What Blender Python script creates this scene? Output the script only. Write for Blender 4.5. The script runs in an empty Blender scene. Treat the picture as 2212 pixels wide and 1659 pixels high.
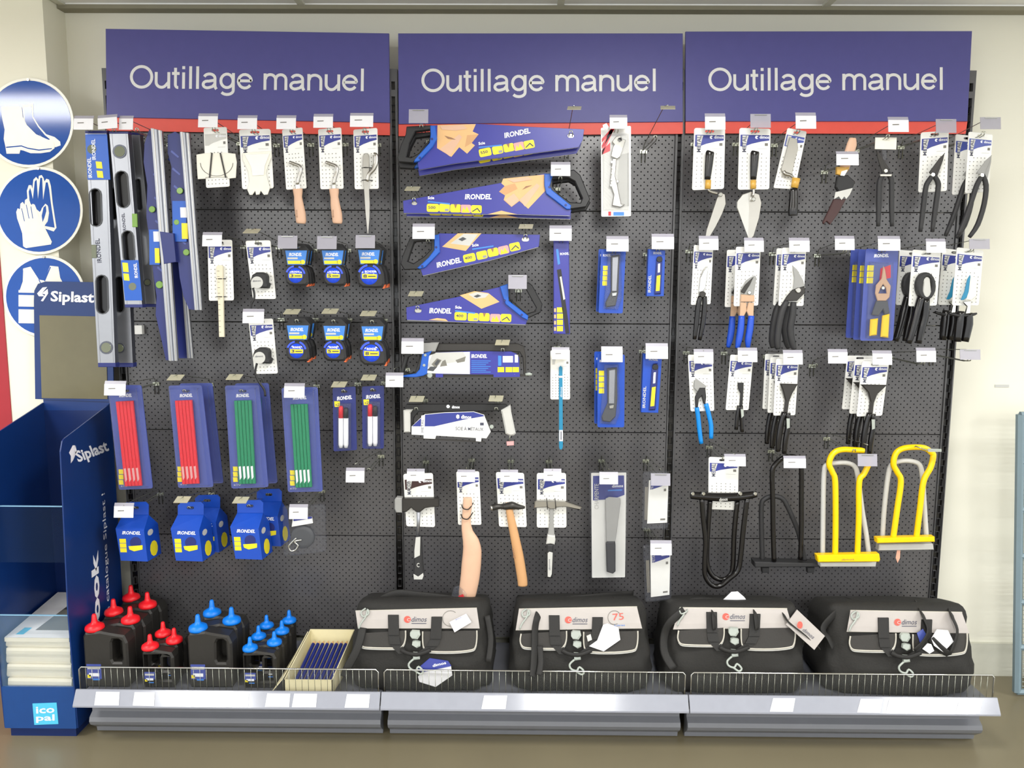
import bpy, math, random
from mathutils import Vector, Matrix
from mathutils.geometry import tessellate_polygon
random.seed(7)
SC = bpy.context.scene
COL = SC.collection
# ---------------------------------------------------------------- camera
FPX = 1736.0
TH, ROLL, YAW, CX, CD, CH = 0.12662, 0.0050, -0.00847, -0.0571, 2.9042, 1.53
ct, st = math.cos(TH), math.sin(TH)
FWD = Vector((math.sin(YAW)*ct, math.cos(YAW)*ct, -st))
R0 = Vector((math.cos(YAW), -math.sin(YAW), 0)); U0 = R0.cross(FWD)
RT = R0*math.cos(ROLL) + U0*math.sin(ROLL); UP = U0*math.cos(ROLL) - R0*math.sin(ROLL)
CAM = Vector((CX, -CD, CH))
cam_d = bpy.data.cameras.new('camera'); cam = bpy.data.objects.new('camera', cam_d); COL.objects.link(cam)
M = Matrix((RT, UP, -FWD)).transposed().to_4x4(); M.translation = CAM
cam.matrix_world = M
cam_d.sensor_fit = 'HORIZONTAL'; cam_d.sensor_width = 36.0; cam_d.lens = FPX/2212*36.0
cam_d.clip_start = 0.05
SC.camera = cam
# ---------------------------------------------------------------- light
vs = SC.view_settings
SC.display_settings.display_device = 'sRGB'
vs.view_transform = 'Standard'; vs.look = 'None'; vs.gamma = 1.0; vs.use_curve_mapping = False
vs.exposure = 0.0
world = bpy.data.worlds.new('world'); SC.world = world; world.use_nodes = True
bg = world.node_tree.nodes['Background']; bg.inputs[0].default_value = (0.95, 0.98, 1.0, 1); bg.inputs[1].default_value = 2.0
LPOW = 42.0
for ly in (-1.6, -4.2, -6.8):
    for lx in (-2.65, 0.38, 3.38):
        ld = bpy.data.lights.new('ceiling_lamp', 'AREA'); ld.shape = 'RECTANGLE'
        ld.size = 0.62; ld.size_y = 0.6; ld.energy = LPOW*(1.0 if ly > -2 else 1.5 if ly > -5 else 2.6); ld.color = (1.0, 0.99, 0.965)
        lo = bpy.data.objects.new('ceiling_lamp', ld); lo.location = (lx, ly, 2.44); COL.objects.link(lo)

def at(px, py, Y=0.0):
    d = FWD + RT*((px-1106)/FPX) - UP*((py-829.5)/FPX)
    return CAM + d*((Y-CAM.y)/d.y)
def onz(px, py, z):
    d = FWD + RT*((px-1106)/FPX) - UP*((py-829.5)/FPX)
    return CAM + d*((z-CAM.z)/d.z)
def onx(px, py, x):
    d = FWD + RT*((px-1106)/FPX) - UP*((py-829.5)/FPX)
    return CAM + d*((x-CAM.x)/d.x)
# ---------------------------------------------------------------- materials
MATS = {}
def lin(v):
    v = v/255.0
    return v/12.92 if v <= 0.04045 else ((v+0.055)/1.055)**2.4
def mat(name, rgb, rough=0.5, metal=0.0, spec=0.5, var=0.06, scale=30.0, trans=0.0, alpha=1.0, bump=0.0, coat=0.0):
    m = bpy.data.materials.new(name); m.use_nodes = True
    nt = m.node_tree; b = nt.nodes['Principled BSDF']
    c = tuple(lin(x) for x in rgb)
    tc = nt.nodes.new('ShaderNodeTexCoord'); nz = nt.nodes.new('ShaderNodeTexNoise')
    nz.inputs['Scale'].default_value = scale; nz.inputs['Detail'].default_value = 3.0
    nt.links.new(tc.outputs['Object'], nz.inputs['Vector'])
    mx = nt.nodes.new('ShaderNodeMix'); mx.data_type = 'RGBA'
    mx.inputs[6].default_value = tuple(max(0, x*(1-var)) for x in c)+(1,)
    mx.inputs[7].default_value = tuple(min(1, x*(1+var)) for x in c)+(1,)
    nt.links.new(nz.outputs['Fac'], mx.inputs[0]); nt.links.new(mx.outputs[2], b.inputs['Base Color'])
    b.inputs['Roughness'].default_value = rough; b.inputs['Metallic'].default_value = metal
    b.inputs['Specular IOR Level'].default_value = spec
    b.inputs['Transmission Weight'].default_value = trans
    b.inputs['Alpha'].default_value = alpha; b.inputs['Coat Weight'].default_value = coat
    b.inputs['Coat Roughness'].default_value = 0.12
    if bump:
        bp = nt.nodes.new('ShaderNodeBump'); bp.inputs['Strength'].default_value = bump; bp.inputs['Distance'].default_value = 0.003
        nt.links.new(nz.outputs['Fac'], bp.inputs['Height']); nt.links.new(bp.outputs[0], b.inputs['Normal'])
    MATS[name] = m
    return m
for a in [
 ('white_card', (238,238,234), .35), ('white_plastic', (236,234,222), .4), ('paper', (240,240,238), .6), ('ticket', (232,232,236), .45),
 ('ink', (70,72,90), .6), ('dots', (120,118,112), .7), ('dimos_blue', (48,58,140), .35), ('irondel_blue', (52,54,150), .3),
 ('deep_blue', (34,44,112), .35), ('bright_blue', (25,90,190), .35), ('pack_blue', (70,84,160), .3), ('box_blue', (20,72,178), .35),
 ('sky_blue', (60,130,215), .35), ('teal', (28,128,168), .35), ('grip_blue', (25,75,190), .4), ('pliers_blue', (0,130,215), .35),
 ('print_white', (240,242,248), .5), ('yellow', (240,222,40), .4), ('strong_yellow', (250,205,0), .3), ('orange', (230,110,60), .4),
 ('red', (225,30,45), .4), ('cap_red', (238,28,38), .4), ('cap_blue', (0,120,225), .4), ('stripe_red', (225,80,66), .45), ('wall_red', (165,34,46), .5),
 ('green', (0,135,90), .45), ('vial_green', (120,160,70), .2), ('vial_grey', (110,115,95), .15),
 ('black', (28,28,30), .45), ('rubber', (42,42,44), .6), ('gloss_black', (18,16,16), .18), ('dark_red', (62,36,36), .5),
 ('wood', (216,176,148), .5), ('wood_orange', (204,156,108), .5), ('wood_tile', (226,180,124), .5), ('wood_pink', (222,165,140), .5), ('brown', (150,110,80), .5),
 ('grey', (150,150,148), .45), ('light_grey', (196,196,192), .45), ('dark_grey', (70,72,76), .45), ('tan_metal', (196,160,130), .4),
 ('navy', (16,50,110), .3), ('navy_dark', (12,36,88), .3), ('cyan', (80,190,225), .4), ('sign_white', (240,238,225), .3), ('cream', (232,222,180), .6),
 ('khaki_pane', (108,102,74), .12), ('shelf_grey', (98,100,108), .38), ('kick_grey', (112,114,120), .33), ('rail_grey', (150,153,164), .12),
 ('bag_grey', (178,172,168), .7), ('magazine', (222,214,190), .5), ('photo_grey', (120,118,110), .5), ('piping', (190,186,175), .5), ('pink', (225,160,160), .5),
 ('clasp', (165,172,165), .25), ('grating', (120,140,150), .5), ('gold_ferrule', (205,160,70), .35)]:
    mat(*a)
mat('sign_blue', (22,78,165), .10, spec=.35); mat('header_blue', (78,76,140), .42, spec=.4)
mat('plate_metal', (200,196,170), .35, metal=.3); mat('steel', (175,172,165), .28, metal=1.0); mat('chrome', (205,205,200), .12, metal=1.0); mat('alu', (160,162,168), .38, metal=.85)
mat('alu_dark', (95,98,108), .42, metal=.7); mat('iron', (62,60,58), .4, metal=.6); mat('wire', (175,178,165), .25, metal=.9)
mat('bag_black', (33,32,30), .8, bump=.35, scale=160, var=.2)
mat('tape_blue', (20,70,215), .15, coat=.5)
mat('jug_black', (38,36,33), .5, bump=.15, scale=60)
mat('clear', (250,250,255), .08, trans=1.0, spec=.5); MATS['clear'].node_tree.nodes['Principled BSDF'].inputs['IOR'].default_value = 1.05
mat('clear_film', (105,108,118), .16, alpha=.15, spec=.9); mat('clear_milky', (176,174,186), .3, alpha=.72); mat('acrylic', (150,185,215), .06, alpha=.10, spec=.8)
mat('fence_film', (95,97,95), .15, alpha=.09, spec=.6)
def perforated(name, rgb, rough):
    m = mat(name, rgb, rough, spec=.6, var=.04, scale=6); nt = m.node_tree; b = nt.nodes['Principled BSDF']
    geo = nt.nodes.new('ShaderNodeTexCoord'); sx = nt.nodes.new('ShaderNodeSeparateXYZ'); nt.links.new(geo.outputs['Object'], sx.inputs[0])
    def mth(op, a, b2=None):
        n = nt.nodes.new('ShaderNodeMath'); n.operation = op
        for i, v in enumerate((a, b2)):
            if v is None: continue
            if isinstance(v, (int, float)): n.inputs[i].default_value = v
            else: nt.links.new(v, n.inputs[i])
        return n.outputs[0]
    P = 0.0238
    def cell(off):
        u = mth('SUBTRACT', mth('FRACT', mth('ADD', mth('DIVIDE', sx.outputs[0], P), off+200)), .5)
        v = mth('SUBTRACT', mth('FRACT', mth('ADD', mth('DIVIDE', sx.outputs[2], P), off+200)), .5)
        return mth('LESS_THAN', mth('ADD', mth('MULTIPLY', u, u), mth('MULTIPLY', v, v)), .0125)
    h = mth('MAXIMUM', cell(0), cell(.5))
    old = b.inputs['Base Color'].links[0].from_socket
    mx = nt.nodes.new('ShaderNodeMix'); mx.data_type = 'RGBA'; nt.links.new(h, mx.inputs[0]); nt.links.new(old, mx.inputs[6])
    mx.inputs[7].default_value = (.024, .024, .025, 1); nt.links.new(mx.outputs[2], b.inputs['Base Color'])
    nt.links.new(mth('SUBTRACT', .6, mth('MULTIPLY', h, .6)), b.inputs['Specular IOR Level'])
perforated('perforated', (80,79,81), .27)
# ---------------------------------------------------------------- mesh builder
def inset(poly, d):
    n = len(poly); A = sum(poly[i][0]*poly[(i+1) % n][1]-poly[(i+1) % n][0]*poly[i][1] for i in range(n))
    sgn = 1 if A > 0 else -1; out = []
    for i in range(n):
        p0, p1, p2 = Vector(poly[i-1]), Vector(poly[i]), Vector(poly[(i+1) % n])
        a = (p1-p0); b = (p2-p1)
        if a.length < 1e-9 or b.length < 1e-9: out.append(tuple(p1)); continue
        a.normalize(); b.normalize()
        n1 = Vector((-a.y, a.x))*sgn; n2 = Vector((-b.y, b.x))*sgn
        k = 1+n1.dot(n2)
        out.append(tuple(p1+(n1+n2)*(d/max(k, .35))))
    return out
class MB:
    def __init__(s): s.v = []; s.f = []; s.m = []; s.sm = []
    def mi(s, m): return m
    def face(s, ids, m, smooth=False): s.f.append(ids); s.m.append(m); s.sm.append(smooth)
    def pts(s, P): i = len(s.v); s.v += [Vector(p) for p in P]; return i
    def quad(s, a, b, c, d, m): i = s.pts((a, b, c, d)); s.face((i, i+1, i+2, i+3), m)
    def rings(s, rings, m, smooth=False, close=True, cap=False):
        n = len(rings[0]); I = [s.pts(r) for r in rings]
        for k in range(len(I)-1):
            for j in range(n if close else n-1):
                j2 = (j+1) % n; s.face((I[k]+j, I[k]+j2, I[k+1]+j2, I[k+1]+j), m, smooth)
        if cap:
            s.face(tuple(I[0]+j for j in range(n)), m); s.face(tuple(I[-1]+n-1-j for j in range(n)), m)
    def sheet(s, fn, loops, m):                       # filled polygon with holes
        flat = [p for L in loops for p in L]; i = s.pts([fn(p) for p in flat])
        for t in tessellate_polygon([[Vector((p[0], p[1], 0)) for p in L] for L in loops]): s.face(tuple(i+k for k in t), m)
    def prism(s, poly, Y, t, m, holes=(), bev=0.0, side=None, px=True):
        """outline in photo pixels on the plane Y (front), thickness t to the back"""
        P = [(lambda q: (q.x, q.z))(at(p[0], p[1], Y)) for p in poly] if px else [tuple(p) for p in poly]
        H = [[(lambda q: (q.x, q.z))(at(p[0], p[1], Y)) for p in h] if px else list(h) for h in holes]
        side = side or m; loops = [P]+H
        if bev > 0:
            fr = [inset(P, bev)]+[inset(h, -bev) for h in H]
            s.sheet(lambda p: (p[0], Y, p[1]), fr, m); s.sheet(lambda p: (p[0], Y+t, p[1]), fr, side)
            for L, F in zip(loops, fr):
                s.rings([[(p[0], Y, p[1]) for p in F], [(p[0], Y+min(bev, t*.4), p[1]) for p in L], [(p[0], Y+t-min(bev, t*.4), p[1]) for p in L], [(p[0], Y+t, p[1]) for p in F]], side)
        else:
            s.sheet(lambda p: (p[0], Y, p[1]), loops, m); s.sheet(lambda p: (p[0], Y+t, p[1]), loops, side)
            for L in loops: s.rings([[(p[0], Y, p[1]) for p in L], [(p[0], Y+t, p[1]) for p in L]], side)
        return s
    def decal(s, poly, Y, m, px=True):
        s.sheet(lambda p: (p[0], Y, p[1]), [[(lambda q: (q.x, q.z))(at(p[0], p[1], Y)) for p in poly] if px else list(poly)], m); return s
    def box(s, x0, x1, y0, y1, z0, z1, m, bev=0.0):
        b = bev
        if b <= 0:
            i = s.pts([(x, y, z) for z in (z0, z1) for x, y in ((x0, y0), (x1, y0), (x1, y1), (x0, y1))])
            for f in ((3,2,1,0), (4,5,6,7), (0,1,5,4), (1,2,6,5), (2,3,7,6), (3,0,4,7)): s.face(tuple(i+k for k in f), m)
        else:
            def rr(d, z): return [(x0+d+b, y0+d, z), (x1-d-b, y0+d, z), (x1-d, y0+d+b, z), (x1-d, y1-d-b, z), (x1-d-b, y1-d, z), (x0+d+b, y1-d, z), (x0+d, y1-d-b, z), (x0+d, y0+d+b, z)]
            s.rings([rr(b, z0), rr(0, z0+b), rr(0, z1-b), rr(b, z1)], m, cap=True)
        return s
    def tube(s, P, r, m, n=8, smooth=True, sub=0, flat=1.0):
        P = [Vector(p) for p in P]; R = [r]*len(P) if isinstance(r, (int, float)) else list(r)
        if sub:
            Q = []; RR = []
            for i in range(len(P)-1):
                p0, p1, p2, p3 = P[max(i-1, 0)], P[i], P[i+1], P[min(i+2, len(P)-1)]
                for k in range(sub):
                    t = k/sub
                    Q.append(.5*((2*p1)+(p2-p0)*t+(2*p0-5*p1+4*p2-p3)*t*t+(3*p1-p0-3*p2+p3)*t**3)); RR.append(R[i]*(1-t)+R[i+1]*t)
            P = Q+[P[-1]]; R = RR+[R[-1]]
        rings = []; N = None
        for i, p in enumerate(P):
            T = (P[min(i+1, len(P)-1)]-P[max(i-1, 0)])
            if T.length < 1e-9: T = Vector((0, 0, 1))
            T.normalize()
            if N is None: N = T.orthogonal() if abs(T.y) > .9 else Vector((0, 1, 0))
            N = (N-T*N.dot(T)); N.normalize(); B = T.cross(N)
            rings.append([p+(N*math.cos(a)*flat+B*math.sin(a))*R[i] for a in [2*math.pi*k/n for k in range(n)]])
        s.rings(rings, m, smooth, cap=True); return s
    def ptube(s, P, r, m, Y, n=8, sub=0, flat=1.0):      # P: (px, py[, dY]), r in photo pixels
        sc = abs((at(P[0][0]+50, P[0][1], Y)-at(P[0][0], P[0][1], Y)).x)/50
        r = r*sc if isinstance(r, (int, float)) else [q*sc for q in r]
        return s.tube([at(p[0], p[1], Y)+Vector((0, p[2] if len(p) > 2 else 0, 0)) for p in P], r, m, n=n, sub=sub, flat=flat)
    def lathe(s, prof, c, m, axis='z', n=16, smooth=True, cap=True):
        c = Vector(c); rg = []
        for r, h in prof:
            rg.append([c+(Vector((r*math.cos(a), r*math.sin(a), h)) if axis == 'z' else Vector((r*math.cos(a), h, r*math.sin(a)))) for a in [2*math.pi*k/n for k in range(n)]])
        s.rings(rg, m, smooth, cap=cap); return s
    def disc(s, px, py, r, Y, t, m, n=20, bev=0.0, rx=None):
        return s.prism([(px+(rx or r)*math.cos(a), py+r*math.sin(a)) for a in [2*math.pi*k/n for k in range(n)]], Y, t, m, bev=bev)
    def oval(s, px, py, w, h, Y, t, m, tilt=0.0, n=8, dec=False):
        P = stadium(px, py, w, h, tilt, n)
        return s.decal(P, Y, m) if dec else s.prism(P, Y, t, m)
    def text(s, st, a, b, h, Y, m, off=0.0, shear=0.0, fn=None):
        """lettering: a, b photo pixels of both ends of the baseline, h letter height in pixels (above baseline)"""
        V, F, w, hh = glyphs(st, off, shear); ax, ay = a; bx, by = b
        dx, dy = bx-ax, by-ay; L = math.hypot(dx, dy); nx, ny = dy/L, -dx/L
        P = [(ax+dx*v[0]/w+nx*v[1]/hh*h, ay+dy*v[0]/w+ny*v[1]/hh*h) for v in V]
        i = s.pts([(fn(p) if fn else at(p[0], p[1], Y)) for p in P])
        for f in F: s.face(tuple(i+k for k in f), m)
        return s
    def build(s, name, parent=None, origin=None):
        me = bpy.data.meshes.new(name); o0 = Vector(origin) if origin is not None else Vector((0, 0, 0))
        me.from_pydata([v-o0 for v in s.v], [], s.f)
        names = []
        for k in s.m:
            if k not in names: names.append(k)
        for k in names: me.materials.append(MATS[k])
        me.polygons.foreach_set('material_index', [names.index(k) for k in s.m]); me.polygons.foreach_set('use_smooth', s.sm)
        me.validate(); me.update()
        import bmesh
        b = bmesh.new(); b.from_mesh(me); bmesh.ops.remove_doubles(b, verts=b.verts, dist=1e-6) if len(b.verts) < 4 else None
        bmesh.ops.recalc_face_normals(b, faces=b.faces); b.to_mesh(me); b.free()
        o = bpy.data.objects.new(name, me); COL.objects.link(o)
        if parent is not None: o.parent = parent
        return o
GL = {}
def glyphs(st, off=0.0, shear=0.0):
    k = (st, off, shear)
    if k not in GL:
        cu = bpy.data.curves.new('lettering', 'FONT'); cu.body = st; cu.resolution_u = 2; cu.offset = off; cu.shear = shear
        ob = bpy.data.objects.new('lettering', cu); COL.objects.link(ob); bpy.context.view_layer.update()
        me = ob.to_mesh(); V = [(v.co.x, v.co.y) for v in me.vertices]; F = [tuple(p.vertices) for p in me.polygons]
        ob.to_mesh_clear(); bpy.data.objects.remove(ob); bpy.data.curves.remove(cu)
        x0 = min(v[0] for v in V); V = [(v[0]-x0, v[1]) for v in V]
        GL[k] = (V, F, max(v[0] for v in V), max(v[1] for v in V))
    return GL[k]
def stadium(px, py, w, h, tilt=0.0, n=8):
    r = w/2; P = []
    for k in range(n+1): a = math.pi+math.pi*k/n; P.append((r*math.cos(a), -(h/2-r)+r*math.sin(a)))
    for k in range(n+1): a = math.pi*k/n; P.append((r*math.cos(a), (h/2-r)+r*math.sin(a)))
    c, s = math.cos(tilt), math.sin(tilt)
    return [(px+x*c-y*s, py+x*s+y*c) for x, y in P]
def bil(q, u, v):                                     # q: tl, tr, br, bl ; v down
    return tuple((q[0][i]*(1-u)+q[1][i]*u)*(1-v)+(q[3][i]*(1-u)+q[2][i]*u)*v for i in (0, 1))
def rquad(q, r=.05, n=3):
    W_ = math.dist(q[0], q[1]); H_ = math.dist(q[0], q[3]); ru = r; rv = r*W_/H_; P = []
    for cx, cy, a0 in ((ru, rv, math.pi), (1-ru, rv, 1.5*math.pi), (1-ru, 1-rv, 0), (ru, 1-rv, .5*math.pi)):
        for k in range(n+1):
            a = a0+.5*math.pi*k/n; P.append(bil(q, cx+ru*math.cos(a), cy+rv*math.sin(a)))
    return P
def tagset(o, label=None, cat=None, group=None, kind=None):
    if label: o['label'] = label
    if cat: o['category'] = cat
    if group: o['group'] = group
    if kind: o['kind'] = kind
    return o
class Thing:
    def __init__(s, name, label, cat, loc, group=None):
        s.loc = Vector(loc); s.e = bpy.data.objects.new(name, None); s.e.location = s.loc; s.e.empty_display_size = .05; COL.objects.link(s.e)
        tagset(s.e, label, cat, group); s.parts = []
    def mb(s, name, of=None, label=None):
        m = MB(); s.parts.append((name, m, of, label)); return m
    def done(s):
        made = {}
        for name, m, of, label in s.parts:
            if not m.v: continue
            p = made.get(id(of)) if of is not None else None
            o = m.build(name, p or s.e, s.loc)
            if label: o['label'] = label
            made[id(m)] = o
        return s
    def copy(s, off, label, group=None, rot=None):
        def cp(o, par):
            c = o.copy(); COL.objects.link(c)
            if par is not None: c.parent = par
            for ch in kids.get(o.name, ()): cp(ch, c)
            return c
        kids = {}
        for o in COL.objects:
            if o.parent is not None: kids.setdefault(o.parent.name, []).append(o)
        c = cp(s.e, None); c.location = s.e.location+Vector(off)
        if rot: c.rotation_euler = rot
        c['label'] = label
        if group: c['group'] = group
        return c
def solo(mb, name, label, cat, group=None):
    c = sum(mb.v, Vector())/len(mb.v); o = mb.build(name, None, c); o.location = c; return tagset(o, label, cat, group)
# ================================================================ the room
WY = 0.12
def struct(name, mb): o = mb.build(name); o['kind'] = 'structure'; return o
def room_mats():
    m = mat('floor_mat', (120,112,90), .32, var=.16, scale=2.2, spec=.45, bump=.05)
    m = mat('wall_mat', (236,234,220), .7, var=.03, scale=1.5, bump=.03)
    mat('wall_beige', (196,188,164), .7, var=.04, scale=2); mat('column_mat', (238,235,216), .6, var=.03, scale=2)
    mat('ceiling_mat', (246,247,247), .8, var=.04, scale=4); mat('gap_mat', (138,134,116), .8); mat('skirt_mat', (205,205,192), .5)
room_mats()
b = MB(); b.box(-6, 6, -9, WY+.1, -.1, 0, 'floor_mat'); struct('floor', b)
b = MB(); b.box(-6, 6, WY, WY+.1, 0, 2.75, 'wall_mat'); struct('wall_back', b)
# ceiling with tile joints
ZC = 2.50
b = MB(); b.box(-6, 6, -9, WY+.1, ZC, ZC+.1, 'ceiling_mat'); 
cj = struct('ceiling', b)
b = MB(); zt = at(1200, 27, WY).z
b.box(-6, 6, WY-.05, WY, zt, ZC, 'ceiling_mat'); b.box(-6, 6, WY-.052, WY-.002, zt-.006, zt+.008, 'gap_mat'); struct('trim_1', b)  # darker strip paints the shadow gap along the wall top
b = MB()
for xx in (at(110, 6, 0).x, at(640, 6, 0).x, at(1213, 6, 0).x, at(1800, 6, 0).x): b.box(xx-.012, xx+.012, -9, WY-.051, ZC-.008, ZC, 'skirt_mat')
for k in range(12): b.box(-6, 6, -.55-.6*k-.012, -.55-.6*k+.012, ZC-.0075, ZC, 'skirt_mat')
struct('trim_2', b)
# baseboard
zb = at(2130, 1390, WY-.015).z
b = MB(); b.box(-6, 6, WY-.015, WY, 0, zb, 'skirt_mat'); struct('baseboard_back', b)
# pilaster on the left with red painted side
xr = at(95, 60, -.02).x; xred = at(14, 740, -.02).x
b = MB(); b.box(-3.2, xr, -.02, WY, 0, ZC, 'column_mat'); struct('wall_left', b)
b = MB(); b.box(-2.9, xred, -.024, -.02, .02, at(14, 540, -.02).z+.42, 'wall_red'); struct('trim_3', b)
b = MB(); x0, x1 = at(112, 300, WY).x, at(168, 300, WY).x
b.box(x0+.03, x0+.055, WY-.012, WY, .2, 2.3, 'wall_beige'); struct('trim_4', b)

# ================================================================ shelving bays
SEAMS = (2.20, 1.779, 1.381, .983, .585, .19)
YS = -.43; ZS = .175
def bay(i, label):
    xl, xr_ = -1.5+i, -.5+i
    T = Thing('perforated_back', 'dark grey perforated back panels of the %s bay, %s' % label, 'back panels', ((xl+xr_)/2, 0, 0))
    for k in range(5):
        p = T.mb('back_panel'); z1, z0 = SEAMS[k], SEAMS[k+1]
        x0, x1 = xl+.0155, xr_-.0155
        # folded tray: front face tilts by a hair so that each panel catches the light on its own
        p.box(x0, x1, 0, .02, z0+.0012, z1-.0012, 'perforated', bev=.0012)
    T.done(); T = Thing('base_shelf', 'grey base shelf of the %s bay, %s' % (label[0], BASEL[label[0]]), 'shelf', ((xl+xr_)/2, -.2, 0))
    s = T.mb('shelf_board'); s.box(xl+.004, xr_-.004, YS, -.008, ZS-.03, ZS, 'shelf_grey', bev=.003)
    k = T.mb('kick_plate'); x0, x1 = xl+.012, xr_-.012
    prof = [(-.345, .004), (-.348, .02), (-.362, .03), (-.385, .048), (-.392, .062), (-.388, .076), (-.368, .088), (-.366, .143), (-.33, .143), (-.33, .004)]
    k.rings([[(x0, a, c) for a, c in prof], [(x1, a, c) for a, c in prof]], 'kick_grey', cap=True)
    r = T.mb('price_rail'); a, c = (-.434, .198), (-.459, .154)
    prof = [a, c, (-.463, .1525), (-.4632, .158), (-.4385, .201), (-.4335, .201)]
    r.rings([[(xl+.002, p, q) for p, q in prof], [(xr_-.002, p, q) for p, q in prof]], 'rail_grey', cap=True)
    T.tickets = []
    for (p0, p1, ytop, ybot) in RAILT[i]:
        t = T.mb('price_ticket', of=r)  # some tickets are white stand-ins for lamp glare on the rail
        def rp(px, v):
            y = -.4395+(-.4635+.4395)*v-.0012; z = .1995+(.158-.1995)*v
            d = at(px, 1515, y); return (d.x, y, z)
        sl = 6
        t.quad(rp(p0+sl, .08), rp(p1+sl*.6, .08), rp(p1, .93), rp(p0, .93), 'ticket')
    # transparent front guard with vertical ribs and a bright top edge
    T.done(); T = Thing('shelf_guard', 'low wire ribbed front guard on the %s base shelf, %s' % (label[0], BASEL[label[0]]), 'shelf guard', ((xl+xr_)/2, YS, ZS))
    g = T.mb('guard_panel'); zt = .273
    g.box(xl+.01, xr_-.01, YS+.006, YS+.008, ZS+.001, zt, 'fence_film')
    e = T.mb('wire_edge', of=g); pts = [(xl+.01, YS+.004, ZS), (xl+.01, YS+.004, zt-.008), (xl+.018, YS+.004, zt), (xr_-.018, YS+.004, zt), (xr_-.01, YS+.004, zt-.008), (xr_-.01, YS+.004, ZS)]
    e.tube(pts, .0026, 'chrome', n=6)
    w = T.mb('wires', of=g)
    for q in range(1, 47): w.tube([(xl+.01+q*.98/47, YS+.004, ZS), (xl+.01+q*.98/47, YS+.004, zt)], .0008, 'wire', n=4)
    w.tube([(xl+.01, YS+.004, ZS+.005), (xr_-.01, YS+.004, ZS+.005)], .0015, 'wire', n=4)
    T.done(); return T
RAILT = [[(203,256,0,0), (286,332,0,0), (412,458,0,0), (488,535,0,0), (572,624,0,0), (630,682,0,0), (744,796,0,0)],  # third and fourth stand in, white, for lamp glare on the rail
         [(1040,1092,0,0), (1238,1288,0,0)],  # second one only whitens the rail where it glares
         [(1664,1714,0,0), (1853,1903,0,0), (1915,1962,0,0), (2000,2048,0,0), (2066,2118,0,0)]]  # third and fourth again painted glare rather than tickets
def upright(ux, label):
    b = MB(); H = []; z = .24
    while z < 2.22: H.append([(ux-.0065, z), (ux+.0065, z), (ux+.0065, z+.028), (ux-.0065, z+.028)]); z += .05
    b.prism([(ux-.0148, 0), (ux+.0148, 0), (ux+.0148, 2.26), (ux-.0148, 2.26)], -.006, .012, 'post_grey', holes=H, px=False)
    b.box(ux-.0148, ux+.0148, .0065, .09, 0, 2.26, 'gloss_black')  # black core gives the slots their shade by colour
    o = b.build('shelf_upright', None, (ux, 0, 0)); o.location = (ux, 0, 0); tagset(o, label, 'upright', 'slotted uprights of the shelving')
mat('post_grey', (84,84,86), .4)
upright(-1.5, 'dark grey slotted upright at the far left end, behind the spirit levels')
upright(-.5, 'dark grey slotted upright between the left and middle shelving bays')
upright(.5, 'dark grey slotted upright between the middle and right shelving bays')
upright(1.5, 'dark grey slotted upright at the far right end, beside the bare wall')
BASEL = {'left': 'under the chalk bottles', 'middle': 'under the two left tool bags', 'right': 'under the two right tool bags'}
bay(0, ('left', 'behind spirit levels and pencil packs'))
bay(1, ('middle', 'behind handsaws and hammers'))
bay(2, ('right', 'behind snips and clamp frames'))
# header signs
mat('letter_grey', (222,222,220), .4)
def arc(cx, cy, rx, ry, a0, a1, n=10): return [(cx+rx*math.cos(math.radians(a0+(a1-a0)*k/n)), cy+ry*math.sin(math.radians(a0+(a1-a0)*k/n))) for k in range(n+1)]
GS = {'O': (.778, [arc(.389, .358, .325, .328, 0, 360, 28)]), 'l': (.222, [[(.11, 0), (.11, .716)]]), ' ': (.278, []),
 'i': (.222, [[(.11, 0), (.11, .519)], [(.11, .62), (.11, .716)]]), 't': (.278, [[(.13, .66), (.13, .13)]+arc(.21, .13, .08, .095, 180, 280, 5), [(.02, .48), (.26, .48)]]),
 'u': (.556, [[(.075, .519), (.075, .20)]+arc(.245, .20, .17, .165, 180, 320, 8)+[(.46, .19)], [(.475, .519), (.475, 0)]]),
 'n': (.556, [[(.08, 0), (.08, .519)], [(.09, .33)]+arc(.27, .32, .195, .165, 140, 0, 8)+[(.465, 0)]]),
 'm': (.833, [[(.08, 0), (.08, .519)], [(.09, .34)]+arc(.25, .33, .165, .155, 140, 0, 8)+[(.415, 0)], [(.42, .34)]+arc(.58, .33, .165, .155, 150, 0, 8)+[(.745, 0)]]),
 'a': (.556, [arc(.265, .345, .175, .135, 160, 0, 8)+[(.44, .12), (.455, .05), (.49, 0)], [(.44, .285), (.24, .25)]+arc(.20, .145, .135, .107, 90, 290, 8)+[(.36, .08), (.44, .17)]]),
 'g': (.556, [arc(.265, .268, .195, .215, 0, 360, 18), [(.468, .519), (.468, -.03)]+arc(.27, -.03, .198, .135, 0, -150, 8)]),
 'e': (.556, [[(.075, .275), (.485, .275)]+arc(.277, .262, .208, .215, 5, 325, 16)])}
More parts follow.
